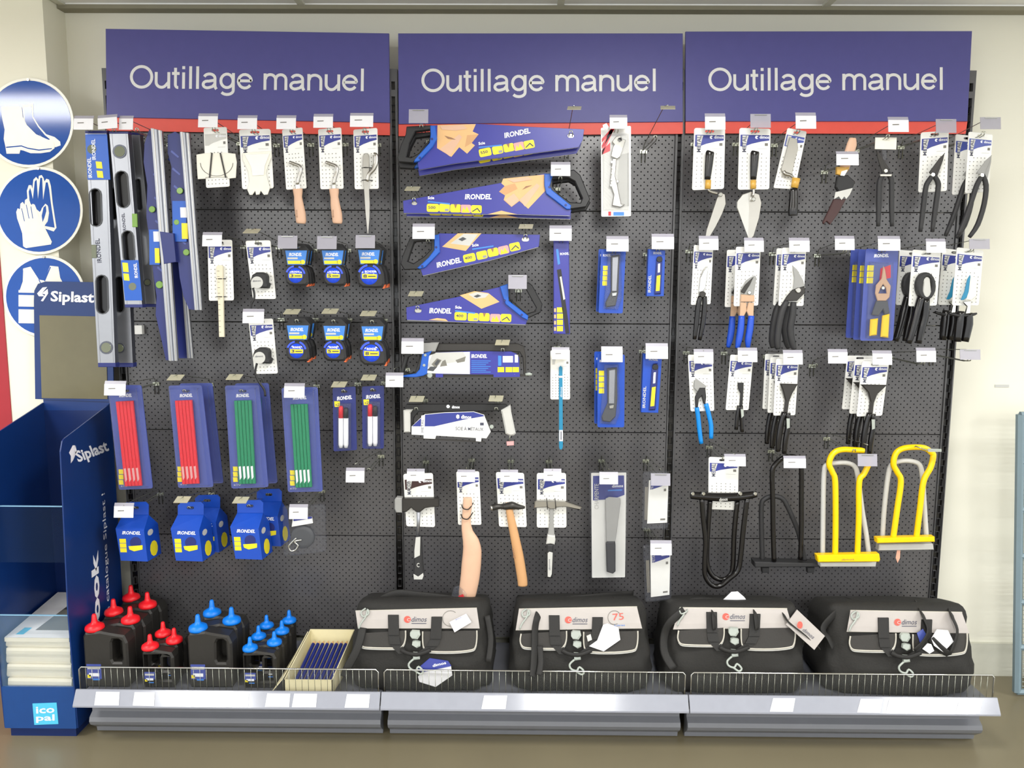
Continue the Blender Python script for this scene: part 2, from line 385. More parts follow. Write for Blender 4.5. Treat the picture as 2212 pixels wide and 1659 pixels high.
def strokes(mb, st, a, b, Y, m, w=.092):
    W_ = sum(GS[c][0] for c in st); s_ = math.dist(a, b)/W_; ux, uy = (b[0]-a[0])/math.dist(a, b), (b[1]-a[1])/math.dist(a, b); x = 0
    for c in st:
        for si, P in enumerate(GS[c][1]):
            L = []; R = []
            for i, p in enumerate(P):
                q0, q1 = P[max(i-1, 0)], P[min(i+1, len(P)-1)]; dx, dy = q1[0]-q0[0], q1[1]-q0[1]; l = math.hypot(dx, dy) or 1
                if len(P) > 20 and i in (0, len(P)-1): dx, dy, l = 0, 1, 1
                for S, k in ((L, 1), (R, -1)):
                    X, Z = (x+p[0]-k*dy/l*w/2)*s_, (p[1]+k*dx/l*w/2)*s_
                    S.append(at(a[0]+ux*X+uy*Z, a[1]+uy*X-ux*Z, Y-.00025*si))
            i0 = mb.pts(L+R); n = len(L)
            for k in range(n-1): mb.face((i0+k, i0+k+1, i0+n+k+1, i0+n+k), m)
        x += GS[c][0]
def header(q, red, ta, tb, label):
    T = Thing('header_sign', label, 'sign', at((q[0][0]+q[1][0])/2, q[2][1], -.02))
    p = T.mb('board'); p.prism(q, -.022, .012, 'header_blue', bev=.0008)
    s = T.mb('red_stripe'); s.prism(red, -.016, .008, 'stripe_red')
    w1 = sum(GS[c][0] for c in 'Outillage '); w2 = sum(GS[c][0] for c in 'manuel'); k = w1/(w1+w2); tm = (ta[0]+(tb[0]-ta[0])*k, ta[1]+(tb[1]-ta[1])*k)
    t = T.mb('lettering'); strokes(t, 'Outillage ', ta, tm, -.0226, 'letter_grey'); t = T.mb('lettering'); strokes(t, 'manuel', tm, tb, -.0226, 'letter_grey')
    T.done()
header([(228,62),(840,72),(842,265),(230,253)], [(230,252),(842,262),(842,292),(230,282)], (279,190), (790,197), 'blue Outillage manuel header sign above the spirit levels, left end')
header([(860,72),(1475,72),(1475,263),(861,268)], [(861,266),(1475,262),(1475,289),(861,294)], (909,198), (1421,197), 'blue Outillage manuel header sign above the handsaws, middle of three')
header([(1481,68),(2100,67),(2090,262),(1481,262)], [(1481,261),(2090,261),(2086,289),(1481,288)], (1529,196), (2041,194), 'blue Outillage manuel header sign above the trowels and shears, right end')
# bare left post foot below the levels
# ================================================================ safety signs on the pilaster
def round_sign(cx, cy, r, label, draw, Y):
    T = Thing('safety_sign', label, 'sign', at(cx, cy, Y), 'round blue safety signs on the pilaster')
    p = T.mb('plate'); p.disc(cx, cy, r+6, Y, .003, 'sign_white', n=48, bev=.0008)
    f = T.mb('face'); f.disc(cx, cy, r, Y-.0008, .0008, 'sign_blue', n=48)
    g = T.mb('pictogram'); draw(g, Y-.0014)
    n = T.mb('nail'); n.disc(cx-2, cy-r-2, 3, Y-.004, .006, 'steel', n=8)
    T.done()
def boots(g, Y):
    g.decal([(48,226),(72,224),(72,252),(84,272),(100,290),(118,296),(130,306),(131,314),(120,318),(112,316),(96,302),(74,280),(52,262)], Y, 'sign_white')
    g.decal([(52,232),(68,230),(70,254),(82,274),(97,292),(108,301),(100,304),(76,283),(54,264)], Y-.0003, 'sign_blue')
    g.decal([(2,230),(40,229),(47,232),(49,252),(58,270),(78,290),(100,300),(116,306),(118,320),(108,328),(88,331),(66,331),(50,325),(44,324),(42,332),(14,332),(12,318),(8,300),(10,280),(4,252)], Y-.0006, 'sign_white')
    g.decal([(13,317),(46,314),(60,319),(84,323),(112,320),(112,322),(84,325.5),(60,321.5),(46,316.5),(13,319.5)], Y-.0009, 'sign_blue')
def gloves(g, Y):
    g.decal([(60,440),(58,412),(62,400),(68,400),(70,408),(72,388),(78,382),(83,388),(84,380),(90,378),(94,384),(96,392),(100,386),(106,388),(110,402),(114,440),(122,492),(116,500),(92,492),(84,470),(70,450)], Y, 'sign_white')
    g.decal([(64,438),(62,414),(65,406),(67,412),(71,430),(75,392),(79,388),(82,430),(87,384),(91,384),(93,432),(99,394),(103,394),(106,408),(110,440),(118,492),(96,488),(103,478),(106,460),(104,446),(98,440),(90,452),(86,458),(72,446)], Y-.0003, 'sign_blue')
    g.decal([(35,458),(38,450),(43,452),(44,440),(49,436),(53,442),(54,432),(60,428),(64,434),(68,446),(70,440),(75,442),(79,452),(84,470),(90,450),(98,440),(103,444),(105,458),(100,478),(96,490),(112,522),(110,528),(56,536),(50,532),(48,504),(42,486),(37,472)], Y-.0006, 'sign_white')
    for a in ((46,450,52,478),(56,442,62,472),(66,446,70,472)): g.decal([(a[0],a[1]),(a[0]+1.4,a[1]),(a[2]+1.4,a[3]),(a[2],a[3])], Y-.0009, 'sign_blue')
    g.decal([(90,466),(94,448),(99,444),(100,456),(96,470),(92,480)], Y-.0009, 'sign_blue')
def vest(g, Y):
    g.decal([(50,580),(66,576),(84,604),(96,606),(108,574),(126,576),(130,600),(146,630),(142,700),(40,698),(40,628),(46,610)], Y, 'sign_white')
    g.decal([(40,632),(142,634),(142,639),(40,637)], Y-.0003, 'sign_blue'); g.decal([(40,662),(142,664),(142,670),(40,668)], Y-.0003, 'sign_blue')
    g.decal([(83,604),(85,604),(100,636),(98,636)], Y-.0004, 'sign_blue'); g.decal([(95,606),(108,576),(110,577),(97,608)], Y-.0004, 'sign_blue')
    g.decal([(46,584),(50,584),(49,608),(42,628),(38,620)], Y-.0004, 'sign_blue')
round_sign(62, 265, 91, 'round blue safety boots sign, topmost of the three signs on the pilaster', boots, -.030)
round_sign(84, 455, 89, 'round blue protective gloves sign, between the boots and vest signs', gloves, -.030)
round_sign(96, 640, 83, 'round blue safety vest sign, partly behind the Siplast display stand', vest, -.030)
# ================================================================ hooks and price tickets
YT = -.265
def hook(tag, hang, what, style='ticket', w=42, h=24, Y=YT, hy=-.235, tilt=0.0, short='price ticket'):
    """tag: photo pixel of the ticket centre; hang: pixel where the goods hang (at depth hy)"""
    H = at(hang[0], hang[1], hy); G = at(tag[0], tag[1], Y)
    adj = {'ticket': 'white price ticket', 'clear': 'empty clear ticket holder', 'bare': 'bare metal ticket plate'}[style]
    T = Thing('display_hook', 'chrome hook with %s %s' % (adj, what), 'hook', (H.x, -.001, H.z), 'display hooks on the perforated panels')
    wr = T.mb('hook_wire')
    z0 = H.z-.004
    for sx in (-.0065, .0065):
        wr.tube([(H.x+sx, -.0035, z0-.038), (H.x+sx, -.0045, z0), (H.x+sx, -.012, z0+.002), (H.x+sx*.9, hy+.012, z0), (H.x+sx*.8, hy-.008, z0+.003), (H.x+sx*.6, hy-.014, z0+.012)], .0016, 'wire', n=6)
    wr.tube([(H.x-.0065*.6, hy-.014, z0+.012), (H.x+.0065*.6, hy-.014, z0+.012)], .0016, 'wire', n=6)
    wr.box(H.x-.012, H.x+.012, -.0045, -.001, z0-.006, z0+.006, 'wire')
    zt = max(G.z+.012, z0+.03)
    ar = T.mb('ticket_arm'); ar.tube([(H.x, -.004, z0+.004), (H.x, -.014, z0+.022), (H.x+(G.x-H.x)*.8, Y+.03, zt+.002), (G.x, Y+.004, zt)], .0013, 'wire', n=6)
    s = (at(tag[0]+10, tag[1], Y)-at(tag[0], tag[1], Y)).x/10
    hw, hh = w*s/2, h*s/2
    c, sn = math.cos(tilt), math.sin(tilt)
    def P(u, v, dy=0): x = u*hw; z = v*hh; return (G.x+x*c-z*sn, Y+dy+v*hh*.18, G.z+z*c+x*sn)
    p = T.mb('ticket_holder')
    if style == 'bare':
        z1 = G.z
        p.rings([[(G.x-hw, Y+.001, z1-.0015), (G.x+hw, Y+.001, z1-.0015), (G.x+hw+.004, Y+.028, z1+.0135), (G.x-hw+.004, Y+.028, z1+.0135)], [(G.x-hw, Y, z1), (G.x+hw, Y, z1), (G.x+hw+.004, Y+.028, z1+.015), (G.x-hw+.004, Y+.028, z1+.015)]], 'plate_metal', cap=True)
    elif style == 'clear':
        p.rings([[P(-1,-1), P(1,-1), P(1,1), P(-1,1)], [P(-1,-1,.002), P(1,-1,.002), P(1,1,.002), P(-1,1,.002)]], 'clear_milky', cap=True)
        p.box(G.x-hw*.6, G.x+hw*.6, Y-.0005, Y+.003, G.z+hh*.80, G.z+hh*.86, 'wire')
    else:
        q = .55
        p.rings([[P(-1,1,.001), P(1,1,.001), P(1,1+q,.004), P(-1,1+q,.004)], [P(-1,1,.002), P(1,1,.002), P(1,1+q,.006), P(-1,1+q,.006)]], 'clear_milky', cap=True)
        k = T.mb('price_ticket', of=p)
        k.rings([[P(-1,-1), P(1,-1), P(1,1), P(-1,1)], [P(-1,-1,.0018), P(1,-1,.0018), P(1,1,.0018), P(-1,1,.0018)]], 'ticket', cap=True)
        k.quad(P(-.6,.12,-.0005), P(.05,.15,-.0005), P(.05,.32,-.0005), P(-.6,.29,-.0005), 'dots')
    T.done(); return T
# ================================================================ dimos blister cards
def dimos_logo(g, q, Y, m='print_white', u0=.52, u1=.95, v=.075, h=None):
    a, b = bil(q, u0+.13, v), bil(q, u1, v); hh = h or math.dist(q[0], q[1])*.10
    g.text('dimos', a, b, hh, Y, m, off=.02)
    c = bil(q, u0+.04, v-.018); r = hh*.55
    g.decal([(c[0]+r*math.cos(t), c[1]+r*math.sin(t)) for t in [math.radians(x) for x in range(50, 331, 35)]]+[(c[0]-r*.1, c[1])], Y, m)
def card_mb(T, q, Y, vtext='METAL', hdr='dimos_blue', dots=True, t=.004, hole=True, name='backing_card', v0=.11, v1=.30, dv0=.42, short=False, logo=True):
    """white plastic card: blue header with swoosh, logo, sideways word, grid of holes"""
    c = T.mb(name)
    hl = [stadium(*bil(q, .5, .05), 5, math.dist(q[0], q[1])*.30, math.pi/2, 4)] if hole else []
    c.prism(rquad(q, .07), Y, t, 'white_card', holes=hl, bev=.0008)
    g = T.mb('print', of=c); Yd = Y-.0006
    g.decal([bil(q, u, v) for u, v in ((.04, v0), (.96, v0), (.96, v0+(v1-v0)*.45), (.7, v0+(v1-v0)*.56), (.4, v0+(v1-v0)*.76), (.22, v1-.01), (.22, v1), (.04, v1))], Yd, hdr)
    g.decal([bil(q, u, v) for u, v in ((.10, v0+.012), (.30, v0+.012), (.27, v0+.06), (.22, v1-.012), (.10, v1-.012))], Yd-.0003, 'light_grey')
    if vtext:
        a, b = bil(q, .23, v1+.09), bil(q, .23, v0+.015)
        g.text(vtext, a, b, math.dist(q[0], q[1])*.13, Yd-.0006, 'ink', off=.01)
    if logo: dimos_logo(g, q, Yd-.0003, v=v0+.055)
    g.decal([bil(q, u, v) for u, v in ((.82, v1-.06), (.92, v1-.06), (.92, v1-.015), (.82, v1-.015))], Yd, 'dots')
    if not short: g.decal([bil(q, u, v) for u, v in ((.58, v1+.03), (.9, v1+.03), (.9, v1+.037), (.58, v1+.037))], Yd, 'light_grey')
    if dots:
        for r in range(9):
            v = dv0+(.94-dv0)*r/8
            for k in range(6):
                u = .12+.76*k/5
                if r == 0 and k in (0, 5): continue
                x, y = bil(q, u, v); g.decal([(x-1.3, y), (x, y-1.3), (x+1.3, y), (x, y+1.3)], Yd, 'dots')
    return c
def cardthing(name, label, cat, q, Y=-.215, group=None):
    c = bil(q, .5, .05); return Thing(name, label, cat, at(c[0], c[1], Y), group)
# ================================================================ left bay: spirit levels
def level(quad, Y, label, ovals, vials, side=None, lab=None, txt=None, end='deep_blue', extra=None, t=.024):
    T = Thing('spirit_level', label, 'spirit level', at(quad[0][0]/2+quad[1][0]/2, quad[0][1], Y), 'box spirit levels on the left hooks')
    b = T.mb('beam')
    H = [stadium(x, y, w*.85, h, tl, 6) for x, y, w, h, tl in ovals]
    b.prism(quad, Y, t, 'alu', holes=H, side='alu_dark')
    L = [(quad[0][0], quad[0][1]), (quad[3][0], quad[3][1])]
    for u in (.10, .86):                                # raised ribs along both edges of the beam
        q = [bil(quad, u-.02, 0), bil(quad, u+.03, 0), bil(quad, u+.03, 1), bil(quad, u-.02, 1)]; b.prism(q, Y-.001, .001, 'alu')
    for o in ovals:
        r = T.mb('grip_slot'); P = stadium(o[0], o[1], o[2], o[3], o[4], 6); Q = stadium(o[0], o[1], o[2]*.80, o[3]*.95, o[4], 6)
        r.prism(P, Y-.002, .004, 'dark_grey', holes=[Q]); r.prism(stadium(o[0], o[1], o[2]*.84, o[3]*.97, o[4], 6), Y+.016, .002, 'gloss_black')  # black plate behind each slot paints the shade inside the hollow beam
    for x, y, r, k in vials:
        v = T.mb('vial')
        if k == 'r': v.disc(x, y, r, Y-.0025, .004, 'alu_dark', 20); v.disc(x, y, r*.78, Y-.0035, .003, 'vial_grey', 20, bev=.0008)
        else: v.prism([(x-r*.6, y-r*1.6), (x+r*.6, y-r*1.6), (x+r*.7, y+r*1.6), (x-r*.5, y+r*1.6)], Y-.003, .006, k, bev=.001)
    for k, (v0, v1) in enumerate(((-.008, .004), (.988, 1.006))):
        e = T.mb('end_cap'); e.prism([bil(quad, -.01, v0), bil(quad, 1.01, v0), bil(quad, 1.01, v1), bil(quad, -.01, v1)], Y-.002, t+.004, end, bev=.001)
    if lab:
        (q, yl, tx) = lab; l = T.mb('sleeve_label'); l.prism(q, Y-.003, .002, 'bright_blue')
        for (x, y, w, h) in yl: l.prism([(x-w/2, y-h/2), (x+w/2, y-h/2+1), (x+w/2+2, y+h/2+1), (x-w/2+2, y+h/2)], Y-.0036, .0005, 'yellow')
        for (a, b2, h) in tx: l.text('IRONDEL', a, b2, h, Y-.0038, 'print_white', off=.02)
    if txt: g = T.mb('print'); g.text('IRONDEL', txt[0], txt[1], txt[2], Y-.0012, 'ink', off=.01)
    if extra: extra(T)
    T.done()
level([(184,286),(230,286),(249,790),(212,790)], -.235, 'long grey box level, leftmost, blue label at its top and vials at both ends',
  [(206,448,28,84,-.03), (220,636,28,86,-.03)], [(198,322,13,'r'), (229,751,14,'r'), (202,543,9,'vial_grey')],
  lab=([(184,290),(231,290),(238,388),(189,388)], [(213,356,13,15),(215,376,13,15)], [((199,384),(196,340),8),((207,345),(205,300),8)]), txt=((219,567),(214,515),9))
level([(234,292),(264,292),(287,790),(252,790)], -.17, 'long grey box level half hidden behind the leftmost level',
  [(246,440,18,70,-.03), (258,636,20,80,-.03)], [(258,752,11,'r')])
level([(236,287),(276,287),(307,662),(270,662)], -.235, 'shorter grey box level with blue label and round vial at its lower end',
  [(264,409,30,82,-.08), (277,533,28,72,-.08)], [(258,327,15,'r'), (290,476,9,'vial_green'), (286,619,11,'r')],
  lab=([(261,562),(299,562),(307,649),(270,649)], [(270,577,12,20),(272,598,12,15)], [((298,600),(295,568),7)]), txt=((272,500),(268,460),6))
level([(282,289),(302,290),(338,661),(312,661)], -.17, 'dark edged box level behind the shorter labelled level', [(300,420,12,70,-.08)], [(318,610,8,'r')])
hook((180,268), (196,283), 'above the leftmost long level', Y=-.27)
hook((232,266), (250,284), 'above the second long level', Y=-.26, tilt=.08)
# straightedges and folding bevels on blue cards
def straightedge(name, label, strip, card, labels, vials, Y, sleeve=None):
    T = Thing(name, label, 'straightedge', at(strip[0][0], strip[0][1], Y), 'aluminium straightedges on blue cards')
    c = T.mb('backing_card'); c.prism(card, Y, .004, 'deep_blue', bev=.0005)
    for i in range(6):
        x, y = bil((card[0], card[0], card[len(card)//2], card[len(card)//2]), 0, .12+.14*i); c.decal([(x+6, y), (x+22, y+14), (x+20, y+17), (x+4, y+4)], Y-.0005, 'pack_blue')
    s = T.mb('blade'); s.prism(strip, Y-.016, .014, 'alu', bev=.001)
    for u in (.2, .55, .8):
        s.prism([bil(strip, u, 0), bil(strip, u+.08, 0), bil(strip, u+.08, 1), bil(strip, u, 1)], Y-.0175, .0016, 'alu_dark' if u == .55 else 'steel')
    for (x0, y0, x1, y1, m) in labels: l = T.mb('label'); dd = .006 if m == 'bright_blue' else .0068; l.prism([(x0, y0), (x1, y0), (x1+1, y1), (x0+1, y1)], Y-dd, .004, m)
    for (x, y, r) in vials: v = T.mb('vial'); v.disc(x, y, r, Y-.007, .006, 'vial_green', 12, bev=.001)
    if sleeve: sl = T.mb('sleeve'); sl.prism(sleeve, Y-.019, .02, 'deep_blue', bev=.001)
    T.done()
straightedge('straightedge', 'long grey straightedge with a blue sleeve halfway, on a blue card', [(325,276),(349,282),(383,780),(364,780)][:4], [(322,280),(312,310),(310,350),(318,400),(316,470),(326,540),(332,600),(338,640),(336,680),(350,740),(358,778),(372,778),(360,500),(338,290)],
  [(322,496,344,572,'bright_blue'), (331,500,343,522,'ticket'), (334,536,344,568,'yellow')], [(328,452,7), (344,615,8)], -.215, sleeve=[(345,500),(374,504),(380,566),(354,570)])
straightedge('straightedge', 'second long straightedge close behind the sleeved one, lower end dark blue', [(388,560),(398,560),(417,774),(404,774)], [(352,300),(368,500),(392,560),(396,600),(404,640),(404,774),(386,774),(370,560),(350,400)], [], [], -.16)
straightedge('straightedge', 'shorter ribbed straightedge on a blue card with green vials', [(388,284),(408,287),(436,670),(420,670)], [(362,292),(362,330),(370,360),(368,420),(372,470),(378,520),(384,560),(388,600),(396,640),(408,668),(424,670),(404,300),(378,284)],
  [(372,434,402,522,'bright_blue'), (389,448,404,470,'ticket'), (392,482,405,516,'yellow')], [(388,412,7), (381,480,6), (402,545,7)], -.215)
hook((272,268), (300,284), 'above the dark edged level, ticket turned over', Y=-.25, w=30)
# small price ticket on the panel
b = MB(); b.prism([(289,703),(306,703),(307,722),(290,722)], -.02, .019, 'white_card'); solo(b, 'price_ticket', 'small square white ticket on the panel below the shorter level', 'ticket')

# ---------------------------------------------------------------- row one of the left bay
q = [(439.5,276),(489.4,274),(496,403),(445,406)]
T = cardthing('angle_template', 'white protractor template wired onto a white card, top left of the panel', 'angle template', q)
card_mb(T, q, -.215, '', hdr='light_grey')
p = T.mb('protractor'); p.prism([(424,334),(440,331),(490,330),(508,332),(511,350),(509,384),(492,386),(491,382),(444,383),(443,386),(427,387),(425,360)], -.2205, .004, 'white_plastic', bev=.0008)
p.decal([(468+36*math.cos(a), 352+36*math.sin(a)*.8) for a in [math.pi*k/12 for k in range(13)]]+[(468+34.5*math.cos(a), 352+34.5*math.sin(a)*.8) for a in [math.pi*(12-k)/12 for k in range(13)]], -.2212, 'dots')
s = T.mb('arm'); s.prism([(456,330),(459,330),(454,384),(451,384)], -.223, .002, 'iron'); s = T.mb('arm'); s.prism([(474,330),(477,330),(489,384),(486,384)], -.223, .002, 'iron')
T.done(); hook((449,263), bil(q, .5, .05), 'holding the protractor template card')
q = [(516,280),(584,278),(591,407),(523,409)]
T = cardthing('filling_spatula_set', 'white toothed spatula set on a white card, right of the protractor', 'spatula set', q); card_mb(T, q, -.215, 'METAL')
p = T.mb('spatula'); p.prism([(524,331),(538,329),(586,326),(587,338),(578,360),(574,374),(583,406),(578,420),(570,421),(563,412),(560,420),(553,421),(551,412),(545,421),(539,421),(534,410),(539,392),(536,370),(524,344)], -.221, .004, 'white_plastic', bev=.0008)
p = T.mb('rivet'); p.disc(552, 336, 2.5, -.223, .003, 'steel', 10)
p = T.mb('spatula'); p.prism([(528,334),(582,332),(572,358),(570,378),(545,380),(542,360)], -.2235, .002, 'white_card', bev=.0006)
T.done(); hook((534,267), bil(q, .5, .05), 'holding the toothed spatula set')
for q, dx, lab, tg in (([(609,280),(653,275),(662,407),(618,410)], 0, 'wood-handled bent joint tool on white card, left one of two', (618,267)), ([(687,279),(737,275),(742,408),(692,409)], 78.5, 'wood-handled bent joint tool on white card, right one of two', (698,264))):
    T = cardthing('jointing_tool', lab, 'jointing tool', q, group='bent jointing tools with wooden handles'); card_mb(T, q, -.215, 'METAL')
    k = T.mb('bent_blade'); k.ptube([(625+dx,350),(638+dx,355),(647+dx,359),(650+dx,368),(646+dx,382),(642+dx,398)], [3.2,3.4,3.6,3.6,3.8,3.8], 'steel', -.228, n=8, sub=3, flat=.6)
    f = T.mb('ferrule'); f.prism([(637+dx,399),(647+dx,397),(648+dx,409),(638+dx,409)], -.232, .012, 'chrome', bev=.002)
    h = T.mb('handle'); h.ptube([(643+dx,408),(643.5+dx,416),(644+dx,426),(646+dx,444),(649+dx,462),(650.5+dx,478),(650.6+dx,483)], [10.5,10,8.6,10.4,11.4,11,8.5], 'wood', -.228, n=14, sub=3, flat=.7)
    g = T.mb('stamp', of=h); g.text('dimos', (643+dx,470), (642+dx,453), 4, -.2395, 'brown')
    T.done(); hook(tg, bil(q, .5, .05), 'holding the %s bent joint tool' % ('left' if dx == 0 else 'right'))
q = [(763,280),(815,276),(818,408),(766,409)]
T = cardthing('scribing_compass', 'grey steel scribing compass with long point on white card', 'compass', q); card_mb(T, q, -.215, 'METAL')
a = T.mb('leg'); a.prism([(784,336),(788,331),(794,331),(797,336),(798,380),(797,406),(798.5,440),(798,470),(795.5,505),(793.5,505),(789,460),(786,410),(783,370)], -.228, .008, 'steel', bev=.0012)
a = T.mb('curved_arm'); a.ptube([(807,333),(812,336),(812,352),(806,366),(797,376),(793,392)], [4,5,5,4.5,4,3], 'steel', -.230, n=8, sub=3, flat=.5)
for yy in (362, 389): w = T.mb('tie'); w.ptube([(780,yy,.01),(790,yy,-.006),(804,yy,.01)], 1.0, 'iron', -.228, n=5, sub=2)
T.done(); hook((781,262), bil(q, .5, .05), 'holding the scribing compass', w=50)
# ---------------------------------------------------------------- row two: folding rule, pocket tapes
q = [(448,518),(501,518),(505,649),(451,650)]
T = cardthing('folding_rule', 'cream folding rule hanging below a white card', 'folding rule', q); card_mb(T, q, -.215, 'METAL')
r = T.mb('rule'); r.prism([(467,576),(470,573),(478,573),(481,576),(482,640),(484,728),(473,728),(471,660)], -.228, .010, 'magazine', bev=.001)
for k in range(12): y = 585+k*12; x = 468.5+.028*(y-573); r.decal([(x+(y-573)*.005, y), (x+5, y), (x+5, y+.9), (x, y+.9)], -.2286, 'dots')
for yy in (602, 641): w = T.mb('tie'); w.ptube([(465,yy,.01),(475,yy,-.004),(486,yy,.01)], 1.0, 'iron', -.228, n=5, sub=2)
T.done(); hook((458,520), bil(q, .5, .05), 'holding the folding rule')
for q, cx, cy, strap, lab, tg, st, w in (([(530,520),(584,519),(596,646),(546,646)], 559, 607, [(546,622),(549,632),(549,645),(543,657),(542,669)], 'small black pocket tape on white card, upper of two', (540,503), 'bare', 32),
        ([(536,690),(589,688),(600,807),(550,808)], 564, 770, [(555,785),(552,797),(552,809),(560,826),(571,842),(573,856)], 'small black pocket tape on white card, lower of two', (547,686), 'ticket', 46)):
    T = cardthing('pocket_tape', lab, 'tape measure', q, group='small black pocket tapes on cards'); card_mb(T, q, -.215, 'METAL')
    c = T.mb('case'); c.prism([(cx-19,cy),(cx-15,cy-13),(cx-5,cy-19),(cx+7,cy-19),(cx+15,cy-16),(cx+18,cy-10),(cx+18,cy+3),(cx+22,cy+6),(cx+19,cy+16),(cx,cy+15),(cx-12,cy+14)], -.245, .028, 'rubber', bev=.005)
    d = T.mb('badge'); d.disc(cx-4, cy+3, 13, -.2465, .003, 'light_grey', 18, bev=.0006)
    d.text('dimos', (cx-13, cy+2), (cx+4, cy+1), 4, -.2472, 'ink')
    s = T.mb('wrist_strap'); s.ptube(strap, 2.6, 'black', -.235, n=6, sub=3, flat=.5)
    T.done(); hook(tg, bil(q, .5, .05), 'holding the %s black pocket tape' % lab.split()[-3], style=st, w=w)
# blue self-retracting tapes: one master per size, copied
def tape_measure(cx, cy, tx, ty, s, label, num):
    Y = -.235
    T = Thing('tape_measure', label, 'tape measure', at(tx, ty-26, Y), 'blue tape measures on hanging cards')
    c = T.mb('hang_card'); P = [(tx-27,ty-18),(tx-15,ty-31),(tx+15,ty-31),(tx+27,ty-18),(tx+22,ty+16),(tx-21,ty+16)]
    c.prism(P, Y+.016, .003, 'black', holes=[stadium(tx, ty-24, 5, 18, math.pi/2, 4)])
    l = T.mb('card_print', of=c); l.prism([(tx-24,ty-16),(tx+23,ty-16),(tx+19,ty+15),(tx-19,ty+15)], Y+.0145, .0014, 'sky_blue')
    l.text('IRONDEL', (tx-16,ty-4), (tx+12,ty-4), 7, Y+.0138, 'print_white', off=.03, shear=.2)
    l.decal([(tx-19,ty-1),(tx+3,ty-1),(tx+3,ty+3),(tx-19,ty+3)], Y+.0138, 'light_grey')
    l.decal([(tx-19,ty+6),(tx+10,ty+6),(tx+10,ty+13),(tx-18,ty+13)], Y+.0138, 'yellow'); l.disc(tx+14, ty+9, 5, Y+.0138, .0006, 'yellow', 12)
    b = T.mb('case'); R = [(-25,0),(-21,-16),(-10,-24),(8,-24),(20,-18),(25,-6),(27,14),(24,21),(10,22),(-14,21),(-22,14)]
    b.prism([(cx+x*s, cy+y*s) for x, y in R], Y-.018, .036, 'rubber', bev=.007)
    d = T.mb('dome'); d.lathe([(.0, -.0030), (.010*s, -.0028), (.0235*s, -.0005), (.0255*s, .002), (.0255*s, .004)], at(cx-1, cy-1, Y-.019), 'tape_blue', 'y', 20, True, cap=False)
    for a0 in (200, 290):
        d.prism([(cx-1+r*s*math.cos(math.radians(a)), cy-1+r*s*math.sin(math.radians(a))) for r, aa in ((22, range(a0, a0+61, 12)), (18, range(a0+60, a0-1, -12))) for a in aa], Y-.0195, .004, 'tape_blue')
    k = T.mb('label', of=d); k.prism([(cx-14*s,cy-5*s),(cx+13*s,cy-4*s),(cx+13*s,cy+4*s),(cx-14*s,cy+4*s)], Y-.0245, .004, 'yellow')
    k.text(num, (cx-12*s,cy+2.4*s), (cx-5*s,cy+2.4*s), 6*s, Y-.0252, 'ink', off=.03)
    k.decal([(cx-3*s,cy-1),(cx+11*s,cy-1),(cx+11*s,cy+1.2),(cx-3*s,cy+1.2)], Y-.025, 'ink')
    k.text('IRONDEL', (cx-9*s,cy-7*s), (cx+9*s,cy-7*s), 4*s, Y-.0245, 'print_white', off=.03)
    h = T.mb('tape_hook'); h.box(*(lambda p: (p.x-.003, p.x+.004, Y-.010, Y+.010, p.z-.006, p.z+.008))(at(cx+26*s, cy+19*s, Y)), 'orange', bev=.0008)
    T.done(); return T
COLN = ('left', 'middle', 'right'); ROWN = ('upper', 'lower')
tcs = [(639,596,640,557,1.0,'3',3), (720.5,596,719,557,1.0,'5',2), (798.6,597,797.5,556,1.17,'8',4), (641,759,643.5,719,1.0,'3',3), (720.5,759,722.7,720,1.0,'5',3), (803,764,805,721,1.17,'8',3)]
for i, (cx, cy, tx, ty, s, num, n) in enumerate(tcs):
    r, c = ROWN[i//3], COLN[i % 3]
    T = tape_measure(cx, cy, tx, ty, s, 'blue and black tape measure at the front of the %s %s hook' % (r, c), num)
    for k in range(1, n):
        T.copy((-.002*k+random.uniform(-.003, .003), .045*k, .001*k), 'blue tape measure %s the front one on the %s %s hook' % (('', 'just behind', 'third, two places behind', 'last, three places behind')[k], r, c))
for (tg, hg, wh, st, w) in (((621,523),(640,533),'holding the upper left column of tape measures','clear',42), ((706,524),(719,533),'holding the upper middle column of tape measures','clear',42), ((789,522),(797,532),'holding the upper right column of tape measures','clear',42),
      ((627,678),(643,695),'holding the lower left column of tape measures','bare',32), ((710,677),(722,696),'holding the lower middle column of tape measures','bare',32), ((793,682),(805,697),'holding the lower right column of tape measures','bare',32)):
    hook(tg, hg, wh, style=st, w=w, h=28)
